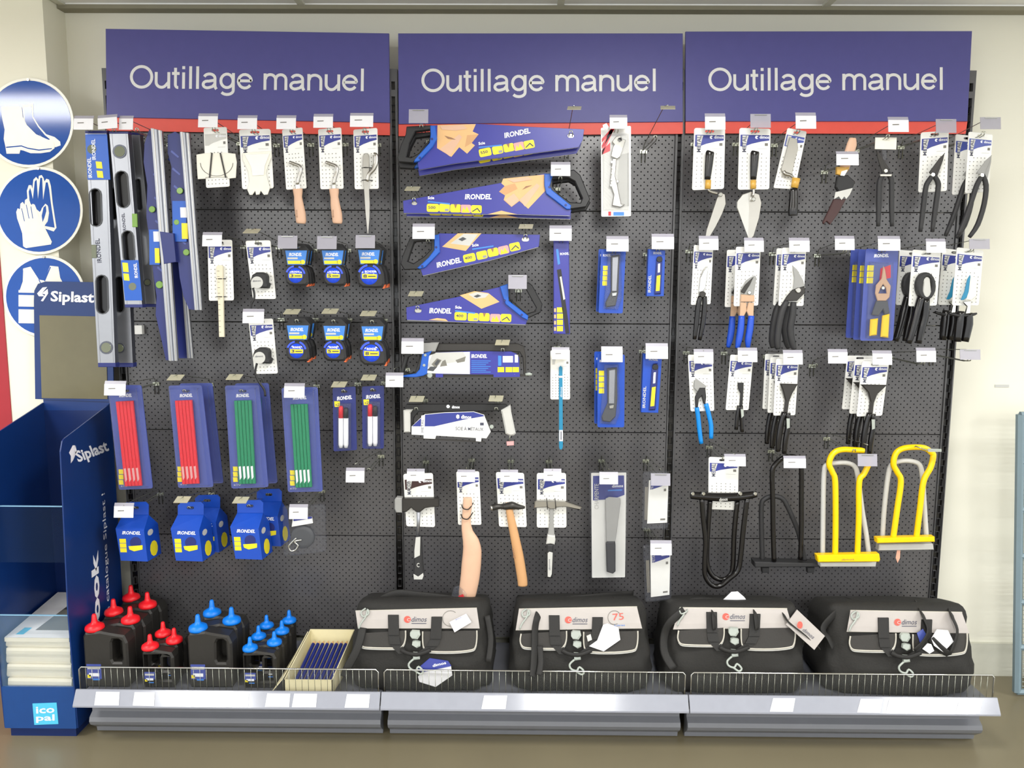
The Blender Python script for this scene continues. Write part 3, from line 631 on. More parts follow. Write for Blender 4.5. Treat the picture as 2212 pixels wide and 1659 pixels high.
# ---------------------------------------------------------------- row four: pencil and marker packs
def pencils(q, pq, m, label, yl, Y, ghost=0):
    T = Thing('pencil_pack', label, 'pencil pack', at(*bil(q, .5, .06), Y), 'carpenter pencil packs')
    c = T.mb('backing_card'); c.prism(rquad(q, .06), Y, .003, 'pack_blue', holes=[stadium(*bil(q, .5, .055), 5, 18, math.pi/2, 4)])
    c.text('IRONDEL', bil(q, .30, .115), bil(q, .68, .112), 7, Y-.0006, 'print_white', off=.03, shear=.2)
    c.text('x10', bil(q, .06, .975), bil(q, .25, .975), 5, Y-.0006, 'light_grey')
    for k in range(3): y = yl[1]+k*11.5; c.prism([(yl[0],y),(yl[0]+10,y),(yl[0]+11,y+10),(yl[0]+1,y+10)], Y-.001, .0009, 'yellow')
    for k in range(5):
        u0, u1 = k/5+.008, (k+1)/5-.008; p = T.mb('pencil'); p.prism([bil(pq, u0, 0), bil(pq, u1, 0), bil(pq, u1, 1), bil(pq, u0, 1)], Y-.013, .010, m, bev=.0016)
    w = T.mb('lettering')
    for k in range(4):
        u = .10+k*.235; w.decal([bil(pq, u-.04, .79), bil(pq, u+.09, .785), bil(pq, u+.10, .92), bil(pq, u-.02, .95)], Y-.0138, 'print_white' if m == 'green' else 'pink')
    bl = T.mb('blister'); o = rquad(q, .06); i_ = inset([(at(*p, Y).x, at(*p, Y).z) for p in o], .006)
    O = [(at(*p, Y).x, Y-.0015, at(*p, Y).z) for p in o]
    bl.rings([O, [(p[0], Y-.004, p[2]) for p in O], [(p[0], Y-.004, p[1]) for p in i_], [(p[0], Y-.0175, p[1]) for p in inset(i_, .006)]], 'clear_film')
    bl.sheet(lambda p: (p[0], Y-.0175, p[1]), [inset(i_, .006)], 'clear_film')
    T.done(); return T
PP = [([(233,832),(305,832),(330,1055),(257,1058)], [(249,868),(286.5,866),(306,1049.5),(269,1051)], 'red', 'red carpenter pencils pack, leftmost, beside the display stand', (256,1014), (248,842), 'ticket', 46, -.275),
      ([(364,833),(436,832),(461,1052),(385,1054)], [(377,866),(414,864.6),(430,1045),(393,1046.5)], 'red', 'red carpenter pencils pack, next to the green packs', (383,1008), (374.5,821), 'bare', 30, -.26),
      ([(486,833),(560,832),(580,1052),(500,1055.5)], [(505,866),(542.5,865),(552,1045),(515.6,1046)], 'green', 'green carpenter pencils pack, left one, next to the red packs', (503,1008), (502,820), 'bare', 30, -.26),
      ([(608,838),(686,836),(697,1061.5),(622,1063)], [(626.6,874),(664,873),(673.8,1052.5),(638,1054)], 'green', 'green carpenter pencils pack, right one, beside the marker packs', (626,1016), (635.6,847), 'ticket', 44, -.27)]
for k, (q, pq, m, lab, yl, tg, st, w, Y) in enumerate(PP):
    T = pencils(q, pq, m, lab, yl, Y+.04)
    if k in (1, 2): T.copy((.016, .05, .001), '%s carpenter pencils pack hanging just behind the %s' % (m, 'red pack next to the green ones' if k == 1 else 'left green pack'))
    hook(tg, bil(q, .5, .06), 'holding the ' + lab.split(',')[0] + (', leftmost', ', right', ', left', ', right')[k], style=st, w=w, Y=-.285, hy=Y+.04)
for q, dx, lab, tg in (([(718.5,838),(768,835),(771,972),(720.6,975)], 0, 'pack of two red and black markers, left one', (729.5,836)), ([(782,835),(829.5,833),(829,969),(783,969)], 63, 'pack of two red and black markers, right one beside the post', (794,821))):
    dy = -4 if dx else 0; Y = -.22
    T = Thing('marker_pack', lab, 'marker pack', at(*bil(q, .5, .06), Y), 'two-marker packs'); c = T.mb('backing_card'); c.prism(rquad(q, .07), Y, .003, 'deep_blue', holes=[stadium(*bil(q, .5, .07), 5, 14, math.pi/2, 4)])
    c.text('IRONDEL', bil(q, .18, .20), bil(q, .84, .19), 8, Y-.0006, 'print_white', off=.03, shear=.2); c.text('x2', (724+dx,877+dy), (733+dx,877+dy), 7, Y-.0012, 'ink'); c.prism([(722+dx,867+dy),(734+dx,867+dy),(734+dx,879+dy),(723+dx,879+dy)], Y-.0008, .0007, 'yellow')
    for j, m in ((0, 'red'), (1, 'black')):
        x = 736.5+dx+j*11; p = T.mb('marker'); p.ptube([(x,903+dy),(x,960+dy),(x,967+dy)], [5.3,5.3,3.5], 'print_white', Y-.009, n=10)
        cp = T.mb('cap', of=p); cp.ptube([(x,877+dy+j*4),(x,881+dy+j*4),(x,903+dy)], [3.2,5.0,5.2], m, Y-.009, n=10)
    b = T.mb('blister'); b.prism([(728+dx,872+dy),(757+dx,872+dy),(757+dx,972+dy),(728+dx,972+dy)], Y-.021, .020, 'clear_film', bev=.003)
    T.done(); hook(tg, bil(q, .5, .07), 'holding the %s marker pack' % ('right' if dx else 'left'), style='bare', w=30)
hook((767,1030), (798,1015), 'hanging empty below the marker packs', w=40)
hook((852,824), (858,812), 'in front of the post beside the marker packs', w=38)
# ---------------------------------------------------------------- row five: chalk boxes, rope clamshell
def chalk_box(dx, dy, label, tab, sx=1.0):
    Y = -.235; f = [(368.6,1142),(430,1146),(438,1213),(380,1211)]; f = [(x+dx, y+dy) for x, y in f]
    T = Thing('chalk_line_box', label, 'boxed chalk line', at(f[0][0]+34, f[0][1]-50, Y), 'blue boxed chalk lines')
    b = T.mb('carton'); F = [at(*p, Y) for p in f]; D = Vector((.01, .085, .0))
    top = [at(384+dx, 1112+dy, Y+.045), at(440+dx, 1112+dy, Y+.045)]
    i = b.pts([F[0], F[1], F[2], F[3], F[0]+D, F[1]+D, F[2]+D, F[3]+D, top[0], top[1]])
    for fc in ((0,1,2,3), (7,6,5,4), (3,2,6,7), (0,3,7,4), (1,5,6,2), (0,8,9,1), (8,4,5,9), (0,4,8), (1,9,5)): b.face(tuple(i+k for k in fc), 'box_blue')
    t = T.mb('hang_tab'); t.prism([(384+dx,1112+dy),(384+dx,1092+dy),(392+dx,1085+dy),(434+dx,1084+dy),(440+dx,1090+dy),(440+dx,1112+dy)], Y+.043, .002, 'box_blue', holes=[stadium(411+dx, 1097+dy, 6, 16, math.pi/2, 4)])
    g = T.mb('print'); Yp = Y-.0006
    g.text('IRONDEL', (f[0][0]+14, f[0][1]+12), (f[0][0]+54, f[0][1]+13), 7, Yp, 'print_white', off=.03, shear=.2)
    for k in range(3): x, y = f[0][0]+8+k*.8, f[0][1]+22+k*10; g.decal([(x,y),(x+14,y),(x+15,y+9),(x+1,y+9)], Yp, 'yellow')
    g.disc(f[0][0]+43, f[0][1]+30, 12, Y-.0012, .001, 'deep_blue', 16); g.prism([(f[0][0]+28,f[0][1]+38),(f[0][0]+58,f[0][1]+36),(f[0][0]+58,f[0][1]+45),(f[0][0]+40,f[0][1]+49),(f[0][0]+30,f[0][1]+45)], Y-.0018, .0015, 'yellow')
    # print on the right cheek of the carton
    for (u0, u1, v0, v1, m) in ((.25, .8, .45, .95, 'yellow'), (.2, .6, .05, .25, 'light_grey')):
        def P(u, v): return F[1]+D*u+(F[2]-F[1])*v+Vector((.0006, 0, 0))
        n = 10; g.sheet(lambda p: P(p[0], p[1]), [[((u0+u1)/2+(u1-u0)/2*math.cos(a), (v0+v1)/2+(v1-v0)/2*math.sin(a)) for a in [2*math.pi*k/n for k in range(n)]]], m)
    T.done(); return T
chalk_box(-119, 0, 'blue boxed chalk line, leftmost, under the first red pencils', 0)
T = chalk_box(0, 0, 'blue boxed chalk line, front one of the middle pair', 0); T.copy((.022, .095, 0), 'blue boxed chalk line tucked behind the middle front box')
T = chalk_box(128.5, -4, 'blue boxed chalk line, front one of the right pair', 0); T.copy((.036, .10, .014), 'blue boxed chalk line tucked behind the right front box')
hook((267,1106), (292,1097), 'holding the leftmost blue chalk box', w=42, hy=-.20); hook((389,1086), (411,1097), 'holding the middle pair of chalk boxes', style='bare', w=30, hy=-.20); hook((516,1087), (540,1093), 'holding the right pair of chalk boxes', style='bare', w=30, hy=-.20)
q = [(609,1094),(701,1091),(704,1194),(612,1203)]
T = Thing('plumb_line_pack', 'clear clamshell pack with round dark coil and chrome clip', 'clamshell pack', at(655, 1100, -.22))
c = T.mb('clamshell'); c.prism(rquad(q, .06), -.225, .022, 'clear_film', bev=.006)
r = T.mb('coil'); r.lathe([(.0, -.004), (.026, -.004), (.038, -.003), (.041, 0), (.041, .008)], at(654, 1160, -.214), 'dark_grey', 'y', 24, cap=False)
l = T.mb('label'); l.prism([(633,1118),(674,1116),(676,1130),(630,1138)], -.2255, .002, 'white_card'); l.decal([(633,1117),(674,1116),(674,1120),(634,1126)], -.2262, 'dimos_blue')
k = T.mb('clip'); k.ptube([(640,1162),(632,1170),(624,1180),(628,1190),(638,1188),(644,1178),(636,1170),(652,1166)], 2.2, 'chrome', -.222, n=6, sub=3)
T.done(); hook((644.5,1109), (660,1097), 'holding the clear clamshell pack', w=40)
# ================================================================ middle bay: handsaws
def slant_squares(g, cs, w, h, Y, ang=0.0, num='400'):
    for k, (x, y) in enumerate(cs):
        c, s = math.cos(ang), math.sin(ang); ww = w*(1.15 if k == 0 else 1)
        q = [(x+a*c-b*s, y+a*s+b*c) for a, b in ((-ww/2,-h/2), (ww/2,-h/2), (ww/2,h/2), (-ww/2,h/2))]
        g.decal(rquad(q, .14, 2), Y, 'pink' if k == 3 else 'yellow')
        if k == 0: g.text(num, bil(q, .12, .62), bil(q, .72, .62), h*.34, Y-.0004, 'ink', off=.02)
        elif k == 3: g.decal([bil(q, .12, .95), bil(q, .3, .3), bil(q, .45, .7), bil(q, .6, .2), bil(q, .88, .95)], Y-.0004, 'yellow')
        elif k == 4: g.decal([bil(q, .1, .75), bil(q, .6, .3), bil(q, .9, .8), bil(q, .8, .85), bil(q, .58, .48), bil(q, .15, .85)], Y-.0004, 'ink')
        elif k == 2: g.decal([bil(q, .35, 0), bil(q, .5, .55), bil(q, .65, 0)], Y-.0004, 'brown')
        else: g.decal([bil(q, .55, .6), bil(q, .9, .6), bil(q, .9, .9), bil(q, .55, .9)], Y-.0004, 'grey')
def saw(name_lab, sleeve, handle, hole, frame, pics, squares, brand, Y, hang, notch=None, rivets=(), extra=None, num='400', subt=None):
    T = Thing('handsaw', name_lab, 'handsaw', at(hang[0], hang[1], Y), 'sleeved handsaws')
    b = T.mb('blade'); b.prism([(x, y+2) for x, y in inset(sleeve, 1.2)], Y+.0035, .0015, 'steel')
    s = T.mb('blade_sleeve'); s.prism(sleeve, Y, .003, 'irondel_blue', side='deep_blue', bev=.0006, holes=[stadium(notch[0], notch[1], notch[3], notch[2], math.pi/2, 5)] if notch else [])
    g = T.mb('sleeve_print', of=s); Yd = Y-.0006
    for k, (P, m) in enumerate(pics): g.decal(P, Yd-.0003*k, m)
    slant_squares(g, squares[0], 23, 17.5, Yd-.0002, squares[1], num)
    g.text('IRONDEL', brand[0], brand[1], brand[2], Yd-.0004, 'print_white', off=.035, shear=.15)
    if subt: g.text('Scie', subt[0], (subt[0][0]+14, subt[0][1]+subt[2]), 6, Yd-.0004, 'print_white', off=.03); g.decal([(subt[0][0], subt[0][1]+4), (subt[1][0], subt[1][1]+3), (subt[1][0], subt[1][1]+6), (subt[0][0], subt[0][1]+7)], Yd-.0004, 'sky_blue')
    h = T.mb('handle'); h.prism(handle, Y-.010, .026, 'black', holes=[hole], bev=.0028)
    f = T.mb('handle_frame', of=h); f.prism(frame, Y-.0125, .031, 'bright_blue', bev=.002)
    for x, y in rivets: r = T.mb('rivet', of=f); r.disc(x, y, 2.6, Y-.014, .003, 'deep_blue', 10, bev=.0005)
    if extra: extra(T)
    T.done(); return T
tile1 = [(945,270),(1028,268),(1021,284),(1034,290),(1019,309),(1026,314),(1009,332),(992,318),(975,339),(944,320)]
T = saw('large blue sleeved handsaw pointing right, topmost, wood tiles print', [(933,271),(1028,267),(1146,274),(1262,279),(1259,302),(1250,318),(1100,338),(984,353),(905,367),(902,352),(931,303)],
  [(878,273),(932,270),(934,300),(900,345),(892,352),(862,350),(858,340),(866,312),(876,290)], [(897,284),(928,280),(930,297),(905,330),(888,340),(878,338),(884,310)], [(929,271),(940,271),(944,300),(934,318),(905,348),(894,350),(896,344),(928,308),(930,290)],
  [(tile1, 'wood_tile'), ([(1009,292),(1034,290),(1019,309),(1004,318)], 'wood_orange'), ([(950,322),(992,290),(998,296),(972,338)], 'wood'), ([(960,293),(975,297),(985,302),(968,300)], 'brown'), ([(950,272),(1000,270),(1010,278),(985,282),(955,280)], 'wood')],
  ([(1048,329),(1075,324),(1099,319),(1121,316),(1143,312)], -.20), ((1090,298), (1146,287), 11), -.225, (1232,300), notch=(1233,293,14,9), rivets=((907,341),(933,300)), num='550', subt=((1034,313),(1084,309),-2))
T.copy((-.004, .04, -.014), 'large blue handsaw directly behind the topmost one')
T = saw('large blue sleeved handsaw pointing left, second from the top, wood tiles print', [(870.6,433.7),(960,417),(1078,395.7),(1180,374),(1182,404),(1198,428),(1234,447),(1232,466),(1120,463),(1052,463),(871.7,460)],
  [(1178,379),(1230,368),(1240,366),(1254,378),(1275,430),(1266,447),(1232,452),(1200,430),(1180,402)], [(1194,388),(1228,384),(1242,392),(1258,428),(1254,438),(1232,437),(1206,418),(1194,402)], [(1176,376),(1196,374),(1188,400),(1192,410),(1234,444),(1232,452),(1224,452),(1180,418),(1176,400)],
  [([(1087,386),(1177,377),(1180,410),(1141,451),(1122,434),(1105,447),(1088,432),(1091,422),(1078,414),(1090,402),(1083,396)], 'wood_tile'), ([(1090,402),(1112,396),(1118,408),(1092,421),(1078,414)], 'wood_orange'), ([(1122,432),(1160,396),(1166,402),(1134,446)], 'wood'), ([(1105,446),(1090,432),(1110,418),(1122,432)], 'wood'), ([(1150,400),(1128,410),(1136,402)], 'brown'), ([(1096,388),(1140,382),(1150,388),(1110,394)], 'wood'), ([(1053,463),(1083,455),(1117,463)], 'wood_tile')],
  ([(935,449),(960,449),(984,450),(1006,451),(1029,452)], .02), ((1004,430), (1062,430), 11), -.225, (895,435), notch=(895,439,12,8), rivets=((1222,443),(1187,404)), num='500', subt=((924,430),(972,436),0))
T.copy((.004, .04, -.008), 'large blue handsaw directly behind the second one')
T = saw('shorter blue handsaw pointing right with tilted tile print, third from the top', [(948,504),(1166.5,507),(1164,533),(1060,562),(913,595.5),(908,580),(930,560),(944,544),(946,520)],
  [(886,512),(938,508),(940,545),(930,560),(905,582),(873,583),(865,570),(868,556),(880,526)], [(895,523),(932,520),(931,538),(916,554),(893,569),(881,564),(887,545)], [(938,508),(948,506),(950,545),(918,578),(906,581),(901,579),(926,556),(938,540)],
  [([(955,533),(989,504),(1040,504),(1006,542)], 'wood_tile'), ([(973,526),(1002,505),(1032,506),(1014,531)], 'light_grey'), ([(990,517),(1000,512),(1008,516),(998,521)], 'dark_grey')],
  ([(1014,557),(1041,551),(1065,545),(1088,540),(1112,533)], -.22), ((944,578), (997,566), 11), -.22, (1134,516), notch=(1135,517,16,9), rivets=((912,575),(942,534)), subt=((1020,533),(1066,527),-2))
T = saw('shorter blue handsaw pointing left, fourth from the top', [(877.4,664),(990,641),(1097,615.6),(1098,650),(1110,662),(1140,688),(1136,701),(1000,696),(878.5,691)],
  [(1094,615),(1142,610),(1150,616),(1172,657),(1168,675),(1140,688),(1108,660),(1096,640)], [(1102,625),(1134,622),(1158,665),(1156,672),(1138,678),(1112,655),(1102,645)], [(1080,619),(1097,613),(1099,650),(1141,682),(1140,692),(1128,686),(1092,657),(1086,640)],
  [([(993,638),(1025,629),(1055,633),(1079,652),(1040,667)], 'wood_tile'), ([(1012,636),(1030,631),(1056,635),(1048,643),(1026,645)], 'light_grey'), ([(1023,640),(1032,636),(1040,639),(1030,643)], 'dark_grey'), ([(926,691),(944,687),(962,689),(968,694)], 'wood_tile')],
  ([(995,683),(1022,685),(1046,685),(1070,687),(1093,687)], .03), ((927,676), (975,677), 11), -.22, (901,668), notch=(903,671,15,9), rivets=((1127,680),(1090,649)), subt=((983,666),(1026,672),1))
hook((904,251), (911,276), 'over the handle of the topmost handsaw', style='clear', w=42, h=30)
hook((1240,236), (1233,290), 'at the tip of the topmost handsaw', style='bare', w=30)
hook((1211,368), (1210,388), 'over the handle of the second handsaw'); hook((888.5,411), (895,434), 'at the tip of the second handsaw', style='bare', w=30)
hook((915,503), (925,523), 'over the handle of the third handsaw', w=48, h=26); hook((1135,493), (1135,512), 'at the tip of the third handsaw', style='bare', w=30)
hook((1118,609), (1120,627), 'over the handle of the fourth handsaw', style='clear', w=40, h=30); hook((896,639), (903,666), 'at the tip of the fourth handsaw', style='bare', w=30)
# ---- hacksaw with blue grip and photo card
Y = -.22
T = Thing('hacksaw', 'blue gripped hacksaw holding a white and blue printed card, fifth row', 'hacksaw', at(1000, 760, Y), 'hacksaws')
f = T.mb('frame'); f.prism([(914,742),(1118,742),(1132,748),(1136,770),(1137,812),(1131,812),(1129,772),(1122,760),(920,758)], Y+.006, .012, 'iron', bev=.002)
h = T.mb('grip'); h.prism([(862,812),(880,742),(914,740),(948,741),(940,763),(915,772),(903,808),(890,815),(868,817)], Y-.012, .03, 'black', bev=.0025, holes=[[(872,804),(882,772),(900,764),(908,768),(896,804),(884,808)]])
g = T.mb('grip_shell', of=h); g.prism([(912,765),(926,760),(934,756),(926,770),(922,808),(914,812),(898,815),(868,815),(870,811),(898,807),(906,798)], Y-.015, .034, 'bright_blue', bev=.002)
g = T.mb('grip_top', of=h); g.prism([(914,741),(948,740),(940,760),(912,762)], Y-.014, .03, 'grey', bev=.003)
for x, y in ((918.5,767), (916,789)): r = T.mb('rivet', of=h); r.disc(x, y, 3, Y-.017, .004, 'clasp', 8)
b = T.mb('blade'); b.prism([(905,810),(1140,808),(1140,813),(905,816)], Y+.002, .002, 'iron')
for x in (1112, 1143): n = T.mb('wing_nut'); n.ptube([(x-8,809),(x,808),(x+6,809)], [3,4,2.5], 'clasp', Y, n=8)
n = T.mb('wing_nut'); n.disc(928, 811, 6, Y-.008, .012, 'clasp', 10, bev=.002)
c = T.mb('printed_card'); c.prism([(929,762),(1016,758.5),(1104,759.5),(1115,764),(1121,772),(1123,814),(1066,814.6),(1066,809),(957,808),(957,815),(941,815),(941,806),(922,806),(925,768)], Y-.006, .003, 'irondel_blue')
p = T.mb('print', of=c); Yd = Y-.0066
p.decal([(929,763),(1015,760),(1015,808),(957,807),(922,806),(925,769)], Yd, 'white_card')
p.decal([(935,762),(1000,760),(1008,772),(985,782),(950,788),(928,798),(924,790),(930,775)], Yd-.0003, 'light_grey')
for P in ([(932,787),(944,774),(954,778),(942,795)], [(956,780),(962,777),(966,790),(950,792)], [(984,778),(1006,770),(1004,781),(988,784)]): p.decal(P, Yd-.0006, 'photo_grey')
p.decal([(938,786),(945,777),(951,779),(943,791)], Yd-.0009, 'dark_grey'); p.decal([(922,800),(930,792),(945,792),(936,802)], Yd-.0009, 'dark_grey')
p.text('IRONDEL', (1018,773), (1052,773), 8, Yd-.0003, 'print_white', off=.03, shear=.15)
for k in range(7): p.decal([(1018,779+k*4),(1060-(k % 3)*5,779+k*4),(1060-(k % 3)*5,780.6+k*4),(1018,780.6+k*4)], Yd-.0003, 'sky_blue')
p.decal([(1086,769),(1108,769),(1108,783),(1086,783)], Yd-.0003, 'print_white'); p.decal([(1112,766),(1119,767),(1119,783),(1112,783)], Yd-.0003, 'print_white'); p.decal([(1076,768),(1083,769),(1083,790),(1076,790)], Yd-.0003, 'sky_blue')
for x in (1075, 1092, 1107): p.decal([(x,793),(x+14,793),(x+14,804),(x,804)], Yd-.0003, 'yellow')
T.done()
hook((891,751), (893,766), 'in front of the blue hacksaw handle', w=48, h=26); hook((1084,745), (1086,757), 'at the far end of the blue hacksaw', style='bare', w=30)
# ---- small hacksaw with grey handle
T = Thing('hacksaw', 'black framed hacksaw with grey handle and SCIE À MÉTAUX card', 'hacksaw', at(985, 880, Y), 'hacksaws')
f = T.mb('frame'); f.prism([(878,873),(1092,873),(1104,884),(1106,900),(1094,940),(1088,936),(1094,904),(1084,888),(904,890),(894,902),(890,934),(884,934),(886,892),(872,888)], Y+.004, .014, 'black', bev=.002)
f.text('dimos', (976,882), (993,882), 6, Y+.003, 'print_white', off=.03); f.decal([(968+4*math.cos(a), 878+4*math.sin(a)) for a in (0,1,2,3,4,5)], Y+.003, 'print_white')
g = T.mb('front_grip'); g.prism([(871,887),(877,885),(892,885),(886,893),(886,934),(872,935)], Y-.010, .028, 'light_grey', bev=.004)
g = T.mb('handle'); g.prism([(1082,887),(1102.5,875.5),(1105,895),(1114,937),(1110,941),(1102,942),(1092,938),(1090,925),(1086,905)], Y-.012, .03, 'light_grey', bev=.005)
b = T.mb('blade'); b.prism([(889,945),(1048,953),(1048,956),(889,948)], Y, .0015, 'iron')
n = T.mb('wing_nut'); n.disc(1062, 922, 4.5, Y-.006, .008, 'clasp', 8, bev=.001)
c = T.mb('printed_card'); c.prism([(889,921.4),(903,908),(917.5,895),(960,891),(1023,889),(1045.6,896),(1060,932.6),(1050.7,947),(1040,946),(1039,954),(1028,953),(1028,946),(942,941),(940,948),(915,947),(915,940),(889,938.7)], Y-.006, .003, 'white_card')
p = T.mb('print', of=c); p.decal([(891,920),(903,909),(917.5,896),(960,892),(1023,890),(1044,896.5),(1046,899),(1000,907),(938,921),(891,921)], Y-.0066, 'dimos_blue')
p.decal([(910,898),(918,896),(917,936),(909,936)], Y-.0069, 'white_card'); p.text('METAL', (915,934), (915,906), 5, Y-.0072, 'ink')
p.text('SCIE À MÉTAUX', (984,929), (1044,931), 9, Y-.0066, 'ink', off=.005); p.text('dimos', (996,904), (1018,905), 8, Y-.0072, 'print_white', off=.03); p.decal([(989+4*math.cos(a), 900+5*math.sin(a)) for a in (0.6,1.6,2.6,3.6,4.6,5.6)], Y-.0072, 'print_white')
p.decal([(1037,913),(1045,913),(1045,919),(1037,919)], Y-.0066, 'ink')
T.done()
hook((898,867.5), (900,884), 'at the left end of the grey hacksaw', style='bare', w=30); hook((1070,866.5), (1072,884), 'at the handle end of the grey hacksaw', style='bare', w=30)
t = MB(); t.prism([(1094,954),(1110,953),(1110,962),(1095,963)], -.215, .003, 'pink', bev=.001); t.ptube([(1101,953),(1101,945),(1103,938)], 1, 'wire', -.214, n=5); solo(t, 'security_tag', 'tiny pale pink tag dangling below the grey hacksaw handle', 'tag')
# ---- reciprocating blade pack (blue) and blade on white card
Y = -.225
T = Thing('saw_blade_pack', 'tall narrow blue pack with a slanting black saw blade', 'saw blade pack', at(1212, 520, Y))
c = T.mb('carton'); q = [(1196,518),(1229,518),(1231,722),(1196,721)]; c.prism(q, Y, .022, 'irondel_blue', bev=.0015)
p = T.mb('print', of=c); Yd = Y-.0006
p.decal([(1203,583),(1212,581),(1227,690),(1230,720),(1222,721),(1216,680)], Yd, 'black'); p.decal([(1201,538),(1206,538),(1210,570),(1205,572)], Yd, 'sky_blue'); p.decal([(1209,598),(1213,597),(1221,646),(1217,648)], Yd-.0003, 'light_grey')
p.text('IRONDEL', (1210,551), (1229,550), 5, Yd, 'print_white', off=.02)
for k in range(4): y = 664+k*13.5; p.decal([(1203,y),(1216,y),(1216,y+11),(1203,y+11)], Yd, 'yellow'); p.decal([(1197,y+2),(1201,y+2),(1201,y+10),(1197,y+10)], Yd, 'wood_tile')
T.done(); hook((1211,507), (1212,522), 'holding the narrow blue saw blade pack', w=48, h=26)
q = [(1189,757),(1231,755),(1231.5,863),(1189,863)]
T = cardthing('blade_card', 'long teal hacksaw blade strip on a grey white card', 'saw blade', q); card_mb(T, q, -.215, '', hdr='white_plastic', dv0=.50, logo=False)
s = T.mb('blade'); s.prism([(1207.4,794),(1211,790),(1215,794),(1216,965),(1214,971),(1209,971),(1207.6,965)], -.221, .004, 'teal', bev=.0008)
for P, m in (([(1207,812),(1215,812),(1215,816),(1207,816)], 'print_white'), ([(1208,929),(1216,929),(1216,953),(1208,953)], 'white_card')): s.decal(P, -.2218, m)
s.decal([(1211,932),(1213,932),(1213,950),(1211,950)], -.2222, 'ink'); s.text('dimos', (1214,858), (1214,836), 4, -.2218, 'print_white')
T.done(); hook((1211,766), (1210,761), 'holding the teal hacksaw blade', w=38, h=20)
# ---- multi tool blister
Y = -.235; q = [(1298,276),(1363,272),(1363,467),(1299,468)]
T = Thing('wrench_blister', 'tall white blister pack with red stripes holding a chrome adjustable wrench', 'blister pack', at(1331, 280, Y))
c = T.mb('backing_card'); c.prism(rquad(q, .04), Y+.012, .003, 'white_card')
p = T.mb('print', of=c); Yd = Y+.0114
for k in range(3): p.decal([(1300,300+k*14),(1322-k*3,276+k*4),(1330-k*3,276+k*4),(1300,308+k*14)], Yd, 'red')
p.decal([(1300,325),(1318,308),(1318,326),(1300,334)], Yd, 'red'); p.decal([(1325,458),(1348,458),(1348,466),(1325,466)], Yd, 'sky_blue'); p.decal([(1314,457),(1320,457),(1320,466),(1314,466)], Yd, 'red')
p.decal([(1338,335),(1358,330),(1359,445),(1330,446)], Yd, 'light_grey')
w = T.mb('wrench'); w.prism([(1322,306),(1331,294),(1340,293),(1345,300),(1352,302),(1340,338),(1333,343),(1320,338),(1323,320),(1327,312)], Y-.002, .008, 'chrome', bev=.0015, holes=[[(1336,299),(1341,298),(1343,303),(1338,306),(1335,303)]])
w.prism([(1323,342),(1332,342),(1329,380),(1334,400),(1342,440),(1350,442),(1340,448),(1322,444),(1326,420),(1318,396),(1320,370)], Y, .008, 'steel', bev=.002)
for k, (x, y) in enumerate(((1322,350),(1324,362),(1323,374),(1322,388),(1334,392),(1320,400))): k_ = T.mb('rivet', of=w); k_.disc(x, y, 3.2, Y-.004, .006, 'chrome', 8, bev=.001)
b = T.mb('blister'); b.prism([(1302,290),(1360,286),(1360,454),(1303,455)], Y-.010, .022, 'clear_film', bev=.005)
T.done(); hook((1336,266), (1331,283), 'holding the red striped wrench blister', w=38)
b = MB(); b.prism([(1302,270),(1310,266),(1315,274),(1311,280),(1303,277)], -.262, .002, 'ticket'); solo(b, 'sticker', 'small crumpled white sticker at the top of the red striped blister', 'sticker')
hook((1443,235), (1414,300), 'hanging empty to the right of the wrench blister', style='bare', w=32)
# ---- utility knives
def knife_clear(q, rail, yl, label, Y, body, n=1):
    T = Thing('knife_pack', label, 'utility knife pack', at(*bil(q, .5, .04), Y), 'utility knife packs')
    c = T.mb('backing_card'); c.prism(rquad(q, .06), Y+.010, .003, 'box_blue')
    p = T.mb('print', of=c); Yd = Y+.0094
    for k in range(4): u0, v0 = yl; a = bil(q, u0, v0+k*.08); b_ = bil(q, u0+.20, v0+k*.08+.068); p.decal([a, (b_[0], a[1]), b_, (a[0], b_[1])], Yd, 'yellow')
    p.text('IRONDEL', bil(q, .08, .115), bil(q, .40, .11), 5, Yd, 'print_white', off=.02)
    k = T.mb('knife_body'); k.prism(body, Y-.004, .012, 'dark_grey', bev=.003)
    r = T.mb('slide_rail', of=k); r.prism(rail, Y-.009, .006, 'alu', bev=.001)
    x0 = sum(p_[0] for p_ in rail)/len(rail); y1 = max(p_[1] for p_ in rail)
    s = T.mb('knob', of=k); s.prism([(x0-6,y1+4),(x0+5,y1+2),(x0+3,y1+10),(x0-5,y1+11)], Y-.010, .006, 'chrome', bev=.001)
    b = T.mb('blister'); x = [p_[0] for p_ in body]; y = [p_[1] for p_ in body]
    b.prism([(min(x)-4,max(y)+4),(min(x)+6,min(y)-6),(max(x)+3,min(y)-6),(max(x)+6,max(y)-20),(max(x)-4,max(y)+6)], Y-.013, .022, 'clear_film', bev=.004)
    T.done(); return T
T = knife_clear([(1299,538),(1352,540),(1345,677),(1293,676)], [(1323,556),(1336,554),(1332,629),(1322,629)], (.10,.26), 'blue pack with a silver utility knife, upper one', -.225, [(1320,552),(1339,550),(1336,632),(1330,660),(1310,664),(1308,654),(1320,630)])
T.copy((-.004, .05, .002), 'blue utility knife pack hidden behind the upper one')
T = knife_clear([(1290.6,764),(1349.6,766),(1348.4,923),(1290.6,923)], [(1316,800),(1329,798),(1327,872),(1315,872)], (.05,.23), 'blue pack with a silver utility knife, lower one', -.23, [(1312,796),(1333,794),(1334,860),(1330,900),(1318,912),(1302,910),(1300,900),(1313,870)])
T.copy((-.006, .05, .003), 'blue utility knife pack hidden behind the lower one')
